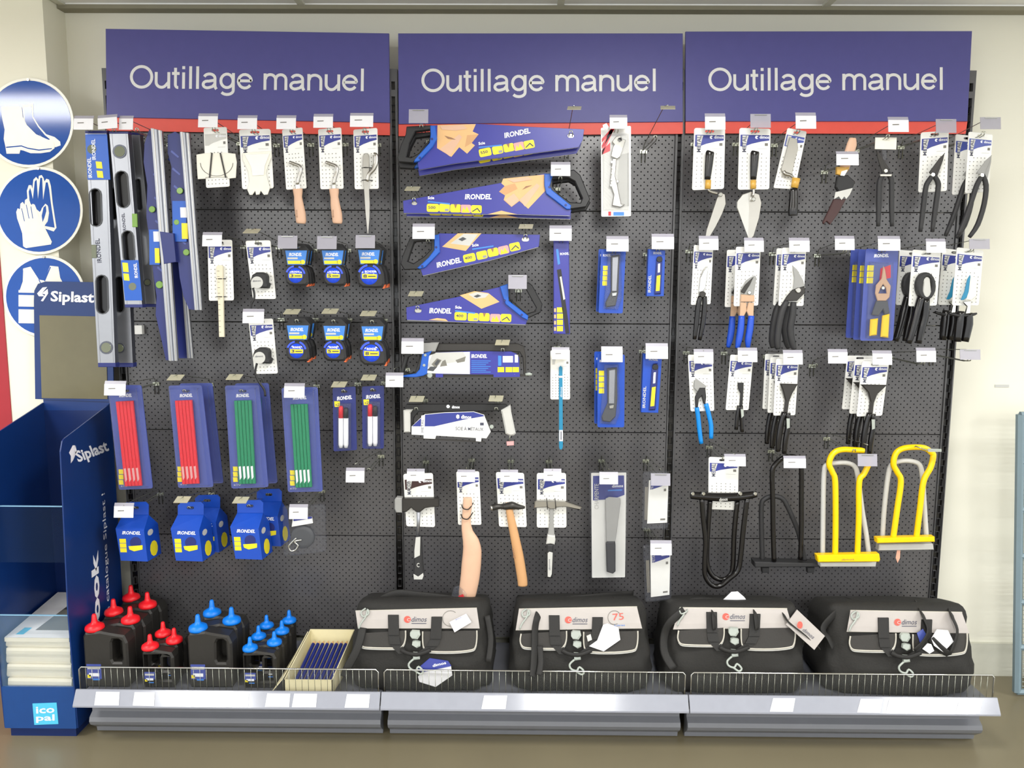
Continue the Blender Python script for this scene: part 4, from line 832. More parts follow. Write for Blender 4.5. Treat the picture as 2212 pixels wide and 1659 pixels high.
def knife_box(q, label, Y):
    T = Thing('snap_knife_pack', label, 'utility knife pack', at(*bil(q, .5, .04), Y), 'boxed snap knives'); c = T.mb('carton'); c.prism(q, Y, .03, 'box_blue', bev=.001)
    k = T.mb('knife'); k.prism([bil(q, .50, .22), bil(q, .55, .15), bil(q, .80, .13), bil(q, .85, .22), bil(q, .83, .95), bil(q, .45, .96), bil(q, .47, .6)], Y-.008, .008, 'deep_blue', bev=.003)
    n = T.mb('knob', of=k); n.disc(*bil(q, .68, .20), 6.5, Y-.011, .006, 'black', 12, bev=.001)
    l = T.mb('label', of=k); l.decal([bil(q, .55, .56), bil(q, .76, .54), bil(q, .74, .88), bil(q, .52, .89)], Y-.0087, 'yellow'); l.decal([bil(q, .60, .30), bil(q, .72, .29), bil(q, .72, .48), bil(q, .60, .49)], Y-.0087, 'print_white')
    p = T.mb('print', of=c); p.text('IRONDEL', bil(q, .22, .92), bil(q, .22, .55), 6, Y-.0006, 'light_grey', off=.02); p.text('IRONDEL', bil(q, .30, .10), bil(q, .80, .09), 5, Y-.0006, 'light_grey', off=.02)
    T.done()
knife_box([(1401,538),(1437,541),(1434,640),(1397,640)], 'narrow blue boxed snap knife, upper one beside the slotted post', -.235)
knife_box([(1390,764),(1430,770),(1422,892),(1385,891)], 'narrow blue boxed snap knife, lower one beside the slotted post', -.235)
hook((1334,530), (1326,545), 'holding the upper silver knife packs', w=48, h=26); hook((1432,525), (1420,542), 'holding the upper boxed snap knife', w=48, h=26)
hook((1322,769), (1320,772), 'holding the lower silver knife packs', w=46, h=26); hook((1419,762), (1410,770), 'holding the lower boxed snap knife', w=48, h=26)
# ================================================================ hammers
Y0 = -.215
q = [(870.8,1024),(935,1022),(939.8,1139),(877.6,1137)]
T = cardthing('lathing_hammer', 'black headed mason hammer with steel shaft and black grey grip', 'hammer', q, group='carded hammers'); card_mb(T, q, Y0, 'MACON', hdr='dark_red')
h = T.mb('head'); h.prism([(868,1078),(948,1077),(948,1095),(930,1096),(918,1098),(908,1106),(898,1106),(888,1097),(878,1106),(868,1107)], -.245, .024, 'iron', bev=.003)
f = T.mb('striking_face', of=h); f.prism([(852,1080),(856,1075),(868,1076),(868,1108),(856,1108),(852,1100)], -.247, .028, 'grey', bev=.003)
s = T.mb('shaft'); s.ptube([(904,1098),(904,1130),(902,1162)], [4.5,3.6,3.6], 'alu', -.233, n=8)
g = T.mb('grip'); g.prism([(897,1160),(909,1159),(911,1180),(914,1230),(916,1240),(913,1253),(893,1253),(892,1240),(894,1200)], -.243, .022, 'rubber', bev=.005)
for P in ([(898,1161),(908,1160),(907,1200),(895,1206),(895,1190)], [(893,1240),(903,1246),(914,1238),(915,1244),(912,1252),(894,1252)]): r = T.mb('grip_inlay', of=g); r.prism(P, -.2455, .003, 'light_grey', bev=.0008)
r = T.mb('logo', of=g); r.text('C', (900,1225), (906,1225), 9, -.2436, 'light_grey', off=.02)
T.done(); hook((898,1029), bil(q, .5, .05), 'holding the black headed mason hammer', w=38, h=20, style='ticket')
q = [(985.5,1018.5),(1035,1018.5),(1040,1134),(989.4,1134)]
T = cardthing('hatchet_handle', 'big curved pale wooden handle wired to a white card', 'wooden handle', q); card_mb(T, q, Y0, 'METAL')
h = T.mb('handle'); h.ptube([(1010,1075),(1010,1090),(1008,1110),(1007,1130),(1010,1150),(1017,1170),(1020,1190),(1018,1220),(1015,1250),(1010,1280),(1009,1289)], [9,10,9.5,10,12.5,18,20.5,21.5,21,19.5,17.5], 'wood', -.238, n=18, sub=4, flat=.55)
for yy, xx in ((1094,1009), (1115,1008)): w = T.mb('tie'); w.ptube([(xx-12,yy-2,.01),(xx-8,yy+2,-.012),(xx+4,yy+3,-.016),(xx+13,yy-6,.01)], 1.3, 'iron', -.238, n=5, sub=3)
g = T.mb('plastic_bag'); g.prism([(974,1290),(980,1270),(990,1266),(1000,1275),(1008,1284),(1008,1292)], -.262, .010, 'clear_film', bev=.003); g.prism([(990,1288),(1000,1284),(1003,1290),(994,1292)], -.259, .003, 'red')
T.done(); hook((1007,1031), bil(q, .5, .05), 'holding the big wooden handle', w=38, h=20)
q = [(1071,1020),(1132,1022),(1138,1139),(1078,1138)]
T = cardthing('cross_pein_hammer', 'wooden handled hammer with dark head and shiny round face', 'hammer', q, group='carded hammers'); card_mb(T, q, Y0, 'METAL')
h = T.mb('head'); h.ptube([(1064,1097),(1070,1095),(1082,1094),(1092,1094),(1106,1092),(1120,1095),(1134,1096)], [7,7,5.5,7.5,9,6,2.5], 'iron', -.238, n=12, sub=3)
f = T.mb('striking_face', of=h); f.ptube([(1060.5,1097.5),(1064,1097)], [5.6,6.8], 'chrome', -.239, n=12)
s = T.mb('handle'); s.ptube([(1100,1086),(1101,1106),(1110,1150),(1120,1200),(1128,1250),(1129,1265)], [7.5,8,9.5,11,11,10.5], 'wood_orange', -.236, n=12, sub=3, flat=.7)
s2 = T.mb('stamp', of=s); s2.text('dimos', (1114,1207), (1109,1184), 5, -.2535, 'brown', off=.02)
for x0, x1 in ((1088,1096), (1106,1112)): w = T.mb('tie'); w.ptube([(x0,1087,.01),(x0-2,1094,-.014),(x0-3,1101,.01)], 1, 'iron', -.238, n=5, sub=3)
T.done(); hook((1100,1031), bil(q, .5, .05), 'holding the wooden handled hammer', w=38, h=20)
q = [(1159.5,1022),(1222.7,1022),(1223.7,1140),(1159.5,1140)]
T = cardthing('brick_hammer', 'steel brick hammer with long curved chisel head and black grip', 'hammer', q, group='carded hammers'); card_mb(T, q, Y0, 'MACON')
h = T.mb('head'); h.prism([(1154,1084),(1158,1082),(1190,1082),(1222,1084),(1240,1090),(1257,1096),(1254,1102),(1238,1099),(1220,1095),(1204,1096),(1198,1100),(1188,1100),(1182,1096),(1154,1098)], -.242, .018, 'steel', bev=.003)
s = T.mb('shaft'); s.prism([(1187,1098),(1196,1098),(1196,1130),(1198,1158),(1183,1158),(1187,1130)], -.236, .010, 'grey', bev=.002)
c = T.mb('collar'); c.prism([(1183,1156),(1199,1158),(1200,1166),(1198,1177),(1190,1175),(1180,1176),(1181,1168)], -.243, .022, 'light_grey', bev=.003)
g = T.mb('grip'); g.prism([(1181,1176),(1196,1177),(1195,1210),(1194,1247),(1190,1250),(1180,1249),(1179,1215)], -.243, .022, 'rubber', bev=.005)
l = T.mb('label', of=g); l.prism([(1183,1195),(1187,1192),(1194,1194),(1192,1240),(1189,1247),(1183,1246)], -.2445, .002, 'light_grey', bev=.0005); l.text('dimos', (1189,1232), (1188,1208), 3.5, -.2452, 'ink')
for xx in (1181, 1199): w = T.mb('tie'); w.ptube([(xx,1078,.01),(xx+1,1090,-.014),(xx+2,1102,.01)], 1, 'iron', -.238, n=5, sub=3)
T.done(); hook((1193.5,1029), bil(q, .5, .05), 'holding the steel brick hammer', w=38, h=20)
# ---- CHARPENTE blister
Y = -.225; q = [(1277,1022),(1353,1021),(1350,1247),(1279,1248)]
T = Thing('framing_chisel', 'long blue and white CHARPENTE blister with wide steel chisel and black handle', 'blister pack', at(1315, 1025, Y))
c = T.mb('backing_card'); c.prism(rquad(q, .02), Y+.014, .003, 'white_card')
p = T.mb('print', of=c); Yd = Y+.0134
p.decal([(1281,1028),(1348,1027),(1349,1069),(1330,1076),(1310,1079),(1281,1081)], Yd, 'dimos_blue'); p.text('CHARPENTE', (1293,1100), (1293,1045), 9, Yd-.0006, 'light_grey', off=.01); p.text('dimos', (1322,1053), (1346,1052), 6, Yd-.0006, 'print_white', off=.02)
p.decal([(1313,1058),(1344,1057),(1344,1060),(1313,1061)], Yd-.0006, 'sky_blue')
b = T.mb('blade'); b.prism([(1308,1078),(1316,1074),(1340,1076),(1341,1084),(1331,1160),(1329,1170),(1310,1170),(1309,1130)], Y-.004, .006, 'grey', bev=.0015)
h = T.mb('handle'); h.prism([(1309,1174),(1314,1171),(1329,1170),(1330,1176),(1330,1235),(1324,1240),(1311,1236)], Y-.008, .016, 'rubber', bev=.004)
k = T.mb('blister'); k.prism([(1274,1021),(1357,1019),(1351,1249),(1278,1250)], Y-.014, .026, 'clear_film', bev=.004)
T.done(); hook((1315,1036), (1314,1026), 'holding the CHARPENTE blister', w=40, h=20)
def nail_pack(q, cq, label, Y):
    T = Thing('small_blister', label, 'blister pack', at(*bil(q, .5, .05), Y), 'small clear blisters with white cards')
    c = T.mb('backing_card'); c.prism(cq, Y+.004, .003, 'white_card')
    p = T.mb('print', of=c); Yd = Y+.0034
    p.decal([bil(cq, .08, .01), bil(cq, .97, .01), bil(cq, .97, .12), bil(cq, .4, .19), bil(cq, .08, .22)], Yd, 'dimos_blue'); p.text('METAL', bil(cq, .23, .22), bil(cq, .23, .02), 6, Yd-.0006, 'light_grey'); p.text('dimos', bil(cq, .55, .08), bil(cq, .93, .07), 5, Yd-.0006, 'print_white', off=.02)
    p.decal([bil(cq, .78, .22), bil(cq, .90, .22), bil(cq, .90, .28), bil(cq, .78, .28)], Yd, 'dots'); p.decal([bil(cq, .65, .90), bil(cq, .90, .90), bil(cq, .90, .94), bil(cq, .65, .94)], Yd, 'dots')
    for k in range(3): n = T.mb('blade'); n.prism([bil(q, .07+k*.04, .25), bil(q, .10+k*.04, .25), bil(q, .10+k*.04, .82), bil(q, .07+k*.04, .82)], Y+.001, .0015, 'steel')
    b = T.mb('blister'); b.prism(rquad(q, .07), Y-.014, .024, 'clear_film', bev=.006)
    T.done()
nail_pack([(1390,1021),(1447,1020),(1444,1144),(1388,1146)], [(1402,1038),(1444,1034),(1441,1129),(1398,1131)], 'clear blister with white card, upper one beside the post', -.23)
nail_pack([(1390,1180),(1451,1179),(1451,1297),(1395,1303)], [(1405,1196),(1448,1192),(1446,1285),(1406,1290)], 'clear blister with white card, lower one above the bags', -.23)
hook((1427,1036), (1418,1026), 'holding the upper small clear blister', style='clear', w=42, h=26); hook((1428,1187), (1420,1186), 'holding the lower small clear blister', w=46, h=24)
# ================================================================ right bay
Y0 = -.215
def trowel(q, hx, hy0, hy1, ferr, blade, label, mb='steel', fold=None):
    T = cardthing('trowel', label, 'trowel', q, group='carded trowels'); card_mb(T, q, Y0, 'METAL')
    h = T.mb('handle'); h.ptube([(hx[0],hy0),(hx[0]*.9+hx[1]*.1,hy0+4),(hx[0]*.5+hx[1]*.5,(hy0+hy1)/2),(hx[1],hy1)], [7,9.5,8.5,6.5], 'gloss_black', -.238, n=14, sub=3, flat=.8)
    f = T.mb('ferrule'); f.ptube([(ferr[0],ferr[1]),(ferr[2],ferr[3])], [6.5,6.5], 'gold_ferrule', -.238, n=12, flat=.8)
    s = T.mb('tang'); s.ptube(fold[0], 3, 'steel', -.238, n=8, sub=3)
    b = T.mb('blade'); b.prism(blade, -.232, .003, mb, bev=.001)
    if fold[1]: b.prism(fold[1], -.2335, .0015, 'light_grey')
    k = T.mb('boss', of=b); k.disc(fold[2][0], fold[2][1], 5, -.246, .016, 'chrome', 12, bev=.002)
    T.done()
trowel([(1499.8,276),(1566.7,278),(1564,408),(1495,411)], (1534,1528), 327, 388, (1530,389,1529,408), [(1549,428),(1556,416),(1566,420),(1568,440),(1560,462),(1546,490),(1533,512),(1524,513),(1527,495),(1540,455)], 'narrow steel trowel with black handle on white card, left of the leaf trowel', fold=([(1529,408),(1534,414),(1550,418)], None, (1557,420)))
trowel([(1597.5,276),(1665,278),(1662,409),(1594,410)], (1631,1627), 327, 388, (1627,389,1627,408), [(1604,420),(1622,414),(1640,420),(1645,438),(1640,470),(1628,510),(1622,516),(1616,514),(1604,480),(1592,450),(1592,436)], 'leaf shaped steel trowel with black handle on white card', fold=([(1627,408),(1628,414),(1626,424)], [(1604,422),(1616,418),(1618,450),(1616,512),(1604,480),(1593,448),(1594,434)], (1628,430)))
q = [(1701.5,276),(1743,284),(1717,409),(1671,406)]
T = cardthing('trowel', 'tilted white card with upside down trowel, gold ferrule and black handle', 'trowel', q, group='carded trowels'); card_mb(T, q, Y0, '', hdr='pack_blue')
b = T.mb('blade'); b.prism([(1706,296),(1722,300),(1724,320),(1716,350),(1712,370),(1708,380),(1694,378),(1687,366),(1692,350),(1700,320)], -.226, .003, 'steel', bev=.001)
b.ptube([(1692,370),(1697,376),(1706,378),(1714,384)], [4,5,4,3], 'steel', -.232, n=8, sub=3)
f = T.mb('ferrule'); f.ptube([(1720,385),(1716,406)], [9,8], 'gold_ferrule', -.238, n=12, flat=.8)
h = T.mb('handle'); h.ptube([(1714,407),(1714,430),(1713,455),(1713,466)], [8,9,10.5,9.5], 'gloss_black', -.238, n=14, sub=3, flat=.8)
T.done()
hook((1545,266), (1533,283), 'holding the narrow trowel', w=44, h=28); hook((1643,261), (1631,283), 'holding the leaf shaped trowel', style='clear', w=44, h=30); hook((1741,264), (1722,285), 'holding the tilted card trowel', w=44, h=28)
# brush in a wrap
T = Thing('paint_brush', 'wooden handled brush with gold ferrule and dark bristles, hanging tilted', 'brush', at(1836, 300, -.23))
h = T.mb('handle'); h.ptube([(1842,298),(1840,312),(1834,332),(1828,352),(1824,364)], [7,11,11,10,11], 'wood', -.235, n=12, sub=3, flat=.5)
f = T.mb('ferrule'); f.prism([(1809,360),(1835,360),(1833,368),(1822,380),(1808,376)], -.243, .016, 'gold_ferrule', bev=.002); f.prism([(1818,370),(1832,366),(1824,380),(1815,379)], -.2445, .002, 'chrome')
b = T.mb('wrap'); b.prism([(1810,380),(1832,378),(1848,392),(1842,408),(1812,414),(1806,404)], -.244, .018, 'black', bev=.003)
l = T.mb('label', of=b); l.prism([(1805,415),(1842,406),(1836,420),(1828,430),(1824,424),(1818,432),(1812,424),(1802,430)], -.2455, .002, 'light_grey')
r = T.mb('bristles'); r.prism([(1802,430),(1828,430),(1812,460),(1794,485),(1786,478),(1780,484),(1778,480),(1790,456)], -.240, .012, 'dark_red', bev=.002)
T.done(); hook((1831,345), (1830,352), 'in front of the tilted wooden brush', w=48, h=24, hy=-.20)
# shears ------------------------------------------------------------------
def shears(T, tip, piv, hl, hr, mat_b='iron', Y=-.235, w=9, mh='rubber', wide=5.5):
    a = T.mb('jaw'); dx, dy = piv[0]-tip[0], piv[1]-tip[1]; L = math.hypot(dx, dy); nx, ny = dy/L, -dx/L
    a.prism([(tip[0],tip[1]),(tip[0]+dx*.3+nx*w*.45,tip[1]+dy*.3+ny*w*.45),(piv[0]+nx*w,piv[1]+ny*w),(piv[0]-nx*w*.2,piv[1]+6),(piv[0]-nx*w*.3,piv[1]-ny*w*.3)], Y, .004, mat_b, bev=.001)
    b = T.mb('jaw'); b.prism([(tip[0]+1,tip[1]),(tip[0]+dx*.3-nx*w*.45,tip[1]+dy*.3-ny*w*.45),(piv[0]-nx*w,piv[1]-ny*w),(piv[0]+nx*w*.2,piv[1]+8),(piv[0]+nx*w*.3,piv[1]+ny*w*.3)], Y-.004, .004, mat_b, bev=.001)
    p = T.mb('pivot'); p.disc(piv[0], piv[1], 4.5, Y-.009, .014, 'chrome', 12, bev=.001)
    for H in (hl, hr): h = T.mb('handle'); h.ptube([piv]+H, [5]+[wide]*(len(H)-1)+[wide*.75], mh, Y+.001, n=10, sub=3)
T = Thing('garden_shears', 'black snips with closed blades hanging below a faded label', 'snips', at(1914, 300, -.225), 'hanging tin snips')
l = T.mb('faded_label'); l.prism([(1891,297),(1937,297),(1936,323),(1890,322)], -.225, .002, 'white_plastic')
w = T.mb('neck'); w.prism([(1905,323),(1915,323),(1915,345),(1908,345)], -.222, .001, 'clear_film')
shears(T, (1893,325), (1914,369), [(1903,384),(1899,400),(1898,450),(1897,489)], [(1924,384),(1926,400),(1926,450),(1927,489)], w=9)
s = T.mb('spring_clip'); s.prism([(1901,376),(1927,376),(1926,381),(1902,381)], -.246, .006, 'steel', bev=.001)
T.done(); hook((1941,272), (1914,298), 'holding the uncarded black snips', w=44, h=26)
q = [(1989.7,286),(2050,282),(2045.7,412.6),(1984,416)]
T = cardthing('tin_snips', 'black snips with open handles on white card, top right', 'snips', q, group='hanging tin snips'); card_mb(T, q, Y0, 'METAL')
shears(T, (2041,330), (2016,377), [(2004,394),(1999,410),(1993,460),(1988,501)], [(2026,394),(2026,410),(2019,460),(2014,501)], w=10)
T.done(); hook((2044,272), (2020,290), 'holding the black snips card', style='clear', w=44, h=30)
q = [(2093,284),(2145,290),(2136,414),(2085,418)]
T = cardthing('tin_snips', 'dark snips on pale card hanging over the white wall edge, topmost right', 'snips', q, Y=-.235, group='hanging tin snips'); card_mb(T, q, -.235, 'METAL', hdr='pack_blue')
shears(T, (2142,335), (2122,378), [(2110,400),(2100,430),(2086,470),(2070,508)], [(2130,400),(2126,440),(2112,485),(2094,512)], mat_b='grey', Y=-.255, w=13)
T.done(); T.copy((-.018, .045, .0), 'dark snips hidden behind the card over the wall edge')
hook((2140,266), (2119,292), 'holding the snips over the wall edge', style='clear', w=44, h=26, hy=-.255)
# row two
def snip_card(q, label, draw, cat='snips', name='tin_snips', hdr='dimos_blue', grp='hanging tin snips'):
    T = cardthing(name, label, cat, q, group=grp); card_mb(T, q, Y0, 'METAL', hdr=hdr); draw(T); T.done(); return T
def d1(T):
    b = T.mb('jaw'); b.prism([(1528,575),(1530,580),(1524,622),(1516,632),(1510,630),(1514,598),(1520,585)], -.230, .006, 'chrome', bev=.001)
    b = T.mb('jaw'); b.prism([(1526,574),(1518,584),(1512,600),(1509,632),(1514,636),(1520,610)], -.226, .004, 'steel', bev=.001)
    p = T.mb('pivot'); p.disc(1518, 636, 7, -.238, .014, 'iron', 12, bev=.002)
    for P in ([(1513,640),(1508,660),(1504,700),(1500,733)], [(1522,640),(1522,660),(1518,700),(1511,735)]): h = T.mb('handle'); h.ptube(P, [5,5.5,5.5,4], 'gloss_black', -.230, n=10, sub=3)
snip_card([(1499,529),(1541,531.6),(1535,657),(1492.5,659)], 'slim silver bladed snips with thin black handles on narrow card', d1)
def d2(T):
    b = T.mb('jaw'); b.prism([(1632,595),(1634,600),(1628,640),(1602,636),(1600,626),(1612,606),(1624,598)], -.232, .008, 'grey', bev=.002)
    b = T.mb('jaw'); b.prism([(1628,598),(1610,615),(1600,630),(1608,634),(1620,615)], -.236, .004, 'iron', bev=.001)
    p = T.mb('pivot'); p.disc(1619, 632, 4, -.240, .010, 'chrome', 10, bev=.001)
    b = T.mb('body'); b.prism([(1601,636),(1630,638),(1630,652),(1600,652)], -.234, .012, 'tan_metal', bev=.002)
    for P in ([(1600,653),(1613,654),(1613,672),(1607,684),(1598,684)], [(1617,654),(1629,654),(1628,684),(1618,684),(1613,672)]): k = T.mb('shank'); k.prism(P, -.232, .010, 'tan_metal', bev=.002)
    for P in ([(1602,682),(1600,710),(1596,735),(1592,752)], [(1623,682),(1620,710),(1616,735),(1616,752)]): h = T.mb('handle'); h.ptube(P, [6.5,7.5,7,4], 'grip_blue', -.228, n=10, sub=3)
T = snip_card([(1590,533),(1643.5,533),(1638,660),(1584.8,662)], 'tan snips with bright blue handles on white card, front one', d2)
T.copy((-.004, .10, -.006), 'blue handled snips on the card hanging behind the front one')
def d3(T):
    b = T.mb('jaw'); b.prism([(1712,573),(1722,582),(1735,605),(1740,622),(1728,632),(1714,626),(1716,600)], -.232, .006, 'grey', bev=.0015)
    b = T.mb('jaw'); b.prism([(1712,626),(1738,618),(1740,632),(1722,650),(1706,650),(1694,650),(1700,640)], -.236, .008, 'iron', bev=.002)
    p = T.mb('pivot'); p.disc(1725, 627, 6, -.242, .012, 'steel', 12, bev=.0015)
    for P in ([(1700,650),(1690,670),(1683,700),(1679,735),(1681,754)], [(1714,652),(1712,680),(1707,710),(1711,740),(1716,755)]): h = T.mb('handle'); h.ptube(P, [6,7.5,7.5,7,5], 'rubber', -.230, n=10, sub=3)
T = snip_card([(1689.6,535),(1742,535),(1735.8,661),(1681.5,661)], 'bronze jawed snips with thick black handles on white card, front one', d3)
T.copy((-.002, .05, 0), 'thick handled black snips on the card just behind')
hook((1531,528), (1520,535), 'holding the slim silver snips', w=42); hook((1629,532), (1617,539), 'holding the blue handled snips', w=42); hook((1727,532), (1716,541), 'holding the bronze jawed snips', w=44)
hook((1825,528), (1822,545), 'hanging empty, left of the blue snips blister', w=42)
q = [(1870.4,537),(1941,541),(1929,736),(1858,736)]; Y = -.225
T = Thing('snips_blister', 'blue blister with silver snips and yellow grips, front of three', 'blister pack', at(1905, 545, Y), 'blue blisters with yellow gripped snips')
c = T.mb('backing_card'); c.prism(rquad(q, .06), Y+.012, .003, 'pack_blue')
p = T.mb('print', of=c); Yd = Y+.0114; p.text('IRONDEL', (1888,556), (1920,555), 7, Yd, 'print_white', off=.03, shear=.2)
for k in range(3): p.decal([(1874-k*.8,573+k*13.5),(1888-k*.8,573+k*13.5),(1887-k*.8,585+k*13.5),(1873-k*.8,585+k*13.5)], Yd, 'strong_yellow' if k > 5 else 'yellow')
p.decal([(1902,580),(1924,572),(1924,600),(1900,606)], Yd, 'red')
j = T.mb('jaw'); j.prism([(1909,574),(1913,584),(1916,604),(1925,618),(1922,642),(1914,650),(1896,650),(1891,634),(1893,616),(1905,602)], Y-.002, .006, 'tan_metal', bev=.002, holes=[[(1903,622),(1908,614),(1914,622),(1916,634),(1898,634)]])
pv = T.mb('pivot'); pv.disc(1908, 622, 4, Y-.006, .010, 'chrome', 10, bev=.001)
b2 = T.mb('body'); b2.prism([(1894,650),(1918,650),(1922,676),(1912,680),(1908,668),(1898,682),(1884,680),(1888,668)], Y-.003, .010, 'dark_grey', bev=.002)
for P in ([(1882,690),(1898,688),(1895,724),(1880,726)], [(1908,682),(1923,678),(1920,730),(1904,728)]): g = T.mb('grip'); g.prism(P, Y-.006, .014, 'strong_yellow', bev=.004)
bl = T.mb('blister'); bl.prism([(1882,565),(1932,567),(1924,733),(1874,732)], Y-.014, .024, 'clear_film', bev=.005)
T.done(); T.copy((-.005, .045, 0), 'blue blister with yellow gripped snips, middle of three'); T.copy((-.012, .09, .003), 'blue blister with yellow gripped snips, rearmost of three')
hook((1921,529), (1906,543), 'holding the three blue snips blisters', w=48, h=25)
def d5(T):
    f = T.mb('head'); P = [(2002+21*math.cos(a), 618+30*math.sin(a)) for a in [2*math.pi*k/20 for k in range(20)]]; H = [(2004+10*math.cos(a), 620+22*math.sin(a)) for a in [2*math.pi*k/14 for k in range(14)]]
    f.prism(P, -.243, .024, 'rubber', holes=[H], bev=.004)
    s = T.mb('jaw'); s.prism([(1994,598),(2004,592),(2009,600),(2012,628),(2016,636),(2008,646),(1998,644),(1994,630),(1996,612)], -.238, .014, 'light_grey', bev=.002)
    for P in ([(1990,640),(1982,670),(1972,710),(1962,742)], [(2000,645),(1998,680),(1990,712),(1984,742)]): h = T.mb('handle'); h.ptube(P, [8,8.5,8,6.5], 'gloss_black', -.230, n=10, sub=3)
q = [(1971.7,539),(2033,544),(2024,660),(1962.6,662)]
T = snip_card(q, 'black hooded cutter with light grey jaw on white card, front one', d5, 'cutter', 'cable_cutter', grp='carded black cable cutters'); T.copy((-.008, .075, .002), 'black hooded cutter on the card hanging behind')
hook((2022,534), (2002,546), 'holding the black hooded cutters', w=42)
def d6(T):
    b = T.mb('blade'); b.prism([(2096,594),(2090,604),(2084,630),(2076,648),(2082,648),(2092,640),(2098,612)], -.236, .005, 'teal', bev=.001)
    b = T.mb('shell'); b.prism([(2098,596),(2112,600),(2110,640),(2098,650),(2088,648),(2094,630)], -.240, .012, 'white_plastic', bev=.003)
    b = T.mb('spring'); b.prism([(2080,652),(2098,650),(2096,676),(2086,678),(2090,662)], -.234, .008, 'chrome', bev=.001)
    for P in ([(2076,672),(2072,700),(2068,738)], [(2092,676),(2092,700),(2084,738)]): h = T.mb('handle'); h.ptube(P, [8,9.5,8], 'gloss_black', -.232, n=10, sub=3)
    c = T.mb('latch'); c.ptube([(2050,676),(2070,682),(2098,680),(2110,677)], [3,4,4,2], 'black', -.238, n=6, sub=2)
q = [(2067.5,534),(2125,541),(2114.5,660),(2056.7,660)]
T = snip_card(q, 'secateurs with white shell and black handles over the wall edge, front one', d6, 'secateurs', 'secateurs', grp='carded secateurs'); T.copy((-.008, .075, .0), 'secateurs on the card hanging behind at the wall edge')
hook((2116,527), (2096,541), 'holding the secateurs over the wall edge', style='clear', w=44, h=22)
# row three
def e1(T):
    j = T.mb('jaw'); j.prism([(1500,822),(1506,819),(1526,834),(1524,840),(1506,846),(1499,838)], -.232, .010, 'grey', bev=.002)
    b = T.mb('joint'); b.prism([(1512,838),(1524,838),(1526,858),(1524,874),(1520,872),(1516,856),(1510,862),(1508,880),(1503,880),(1502,858)], -.238, .012, 'rubber', bev=.003)
    for P in ([(1505,880),(1508,900),(1511,930),(1515,958)], [(1525,872),(1531,895),(1536,920),(1536,947)]): h = T.mb('handle'); h.ptube(P, [5,5,5,4.5], 'pliers_blue', -.232, n=10, sub=3)
snip_card([(1486,766),(1540,768),(1543,887.6),(1492,889)], 'slip joint pliers with sky blue handles on white card', e1, 'pliers', 'slip_joint_pliers', grp='carded pliers')
def e2(T):
    j = T.mb('jaw'); j.prism([(1594,827),(1607,827),(1606,850),(1604,880),(1598,880),(1600,850),(1595,840)], -.234, .010, 'black', bev=.002)
    for P in ([(1596,876),(1593,900),(1590,928)], [(1601,876),(1602,905),(1603,933)]): h = T.mb('handle'); h.ptube(P, [4,4.5,4], 'gloss_black', -.232, n=8, sub=3)
    t = T.mb('hang_label'); t.prism([(1600,884),(1606,884),(1607,898),(1602,903)], -.242, .002, 'clasp')
snip_card([(1578,766),(1627.5,769),(1617,886),(1567.6,886)], 'slender black pincers on white card, between blue pliers and wide pincers', e2, 'pliers', 'pincers', grp='carded pliers')
def e3(dx, dy, wd):
    def f(T):
        j = T.mb('jaw'); j.prism([(1686-wd+dx,829+dy),(1724+wd+dx,830+dy),(1712+dx,850+dy),(1705+dx,868+dy),(1702+dx,892+dy),(1694+dx,892+dy),(1697+dx,866+dy),(1692+dx,846+dy)], -.240, .014, 'iron', bev=.003)
        for P in ([(1694+dx,890+dy),(1686+dx,920+dy),(1682+dx,950+dy),(1680+dx,975+dy)], [(1702+dx,892+dy),(1702+dx,920+dy),(1697+dx,950+dy),(1694+dx,980+dy)]): h = T.mb('handle'); h.ptube(P, [6,6,6,5], 'gloss_black', -.232, n=8, sub=3)
        t = T.mb('hang_label'); t.prism([(1699+dx,904+dy),(1706+dx,904+dy),(1706+dx,924+dy),(1700+dx,926+dy)], -.245, .002, 'clasp')
    return f
T = snip_card([(1676.7,775),(1726,775),(1718,897),(1670.6,898)], 'wide jawed black end pincers on white card, front of three, left cluster', e3(0,0,0), 'pliers', 'end_pincers', grp='carded wide jawed pincers')
T.copy((-.006, .045, .002), 'wide jawed black pincers on card, middle of three, left cluster'); T.copy((-.010, .09, .008), 'wide jawed black pincers on card, rearmost of three, left cluster')
T = snip_card([(1862.7,780),(1921,780),(1905.7,898),(1850.4,900)], 'extra wide jawed black end pincers on white card, front of three, right cluster', e3(184,2,9), 'pliers', 'end_pincers', grp='carded wide jawed pincers')
T.copy((-.006, .045, .002), 'extra wide jawed black pincers on card, middle of three, right cluster'); T.copy((-.014, .09, .010), 'extra wide jawed black pincers on card, rearmost of three, right cluster')
hook((1520,773), (1513,773), 'holding the sky blue handled pliers', w=42); hook((1615,770), (1602,774), 'holding the slender black pincers', w=42)
hook((1713,775), (1701,782), 'holding the left cluster of wide pincers', w=42); hook((1810,773), (1760,790), 'hanging empty between the two pincer clusters', w=42, hy=-.03)
hook((1906,776), (1892,787), 'holding the right cluster of wide pincers', w=42); hook((2001,770), (1990,785), 'hanging empty right of the pincer clusters', w=42); hook((2096,766), (2090,778), 'hanging empty over the wall edge', style='clear', w=44, h=22)
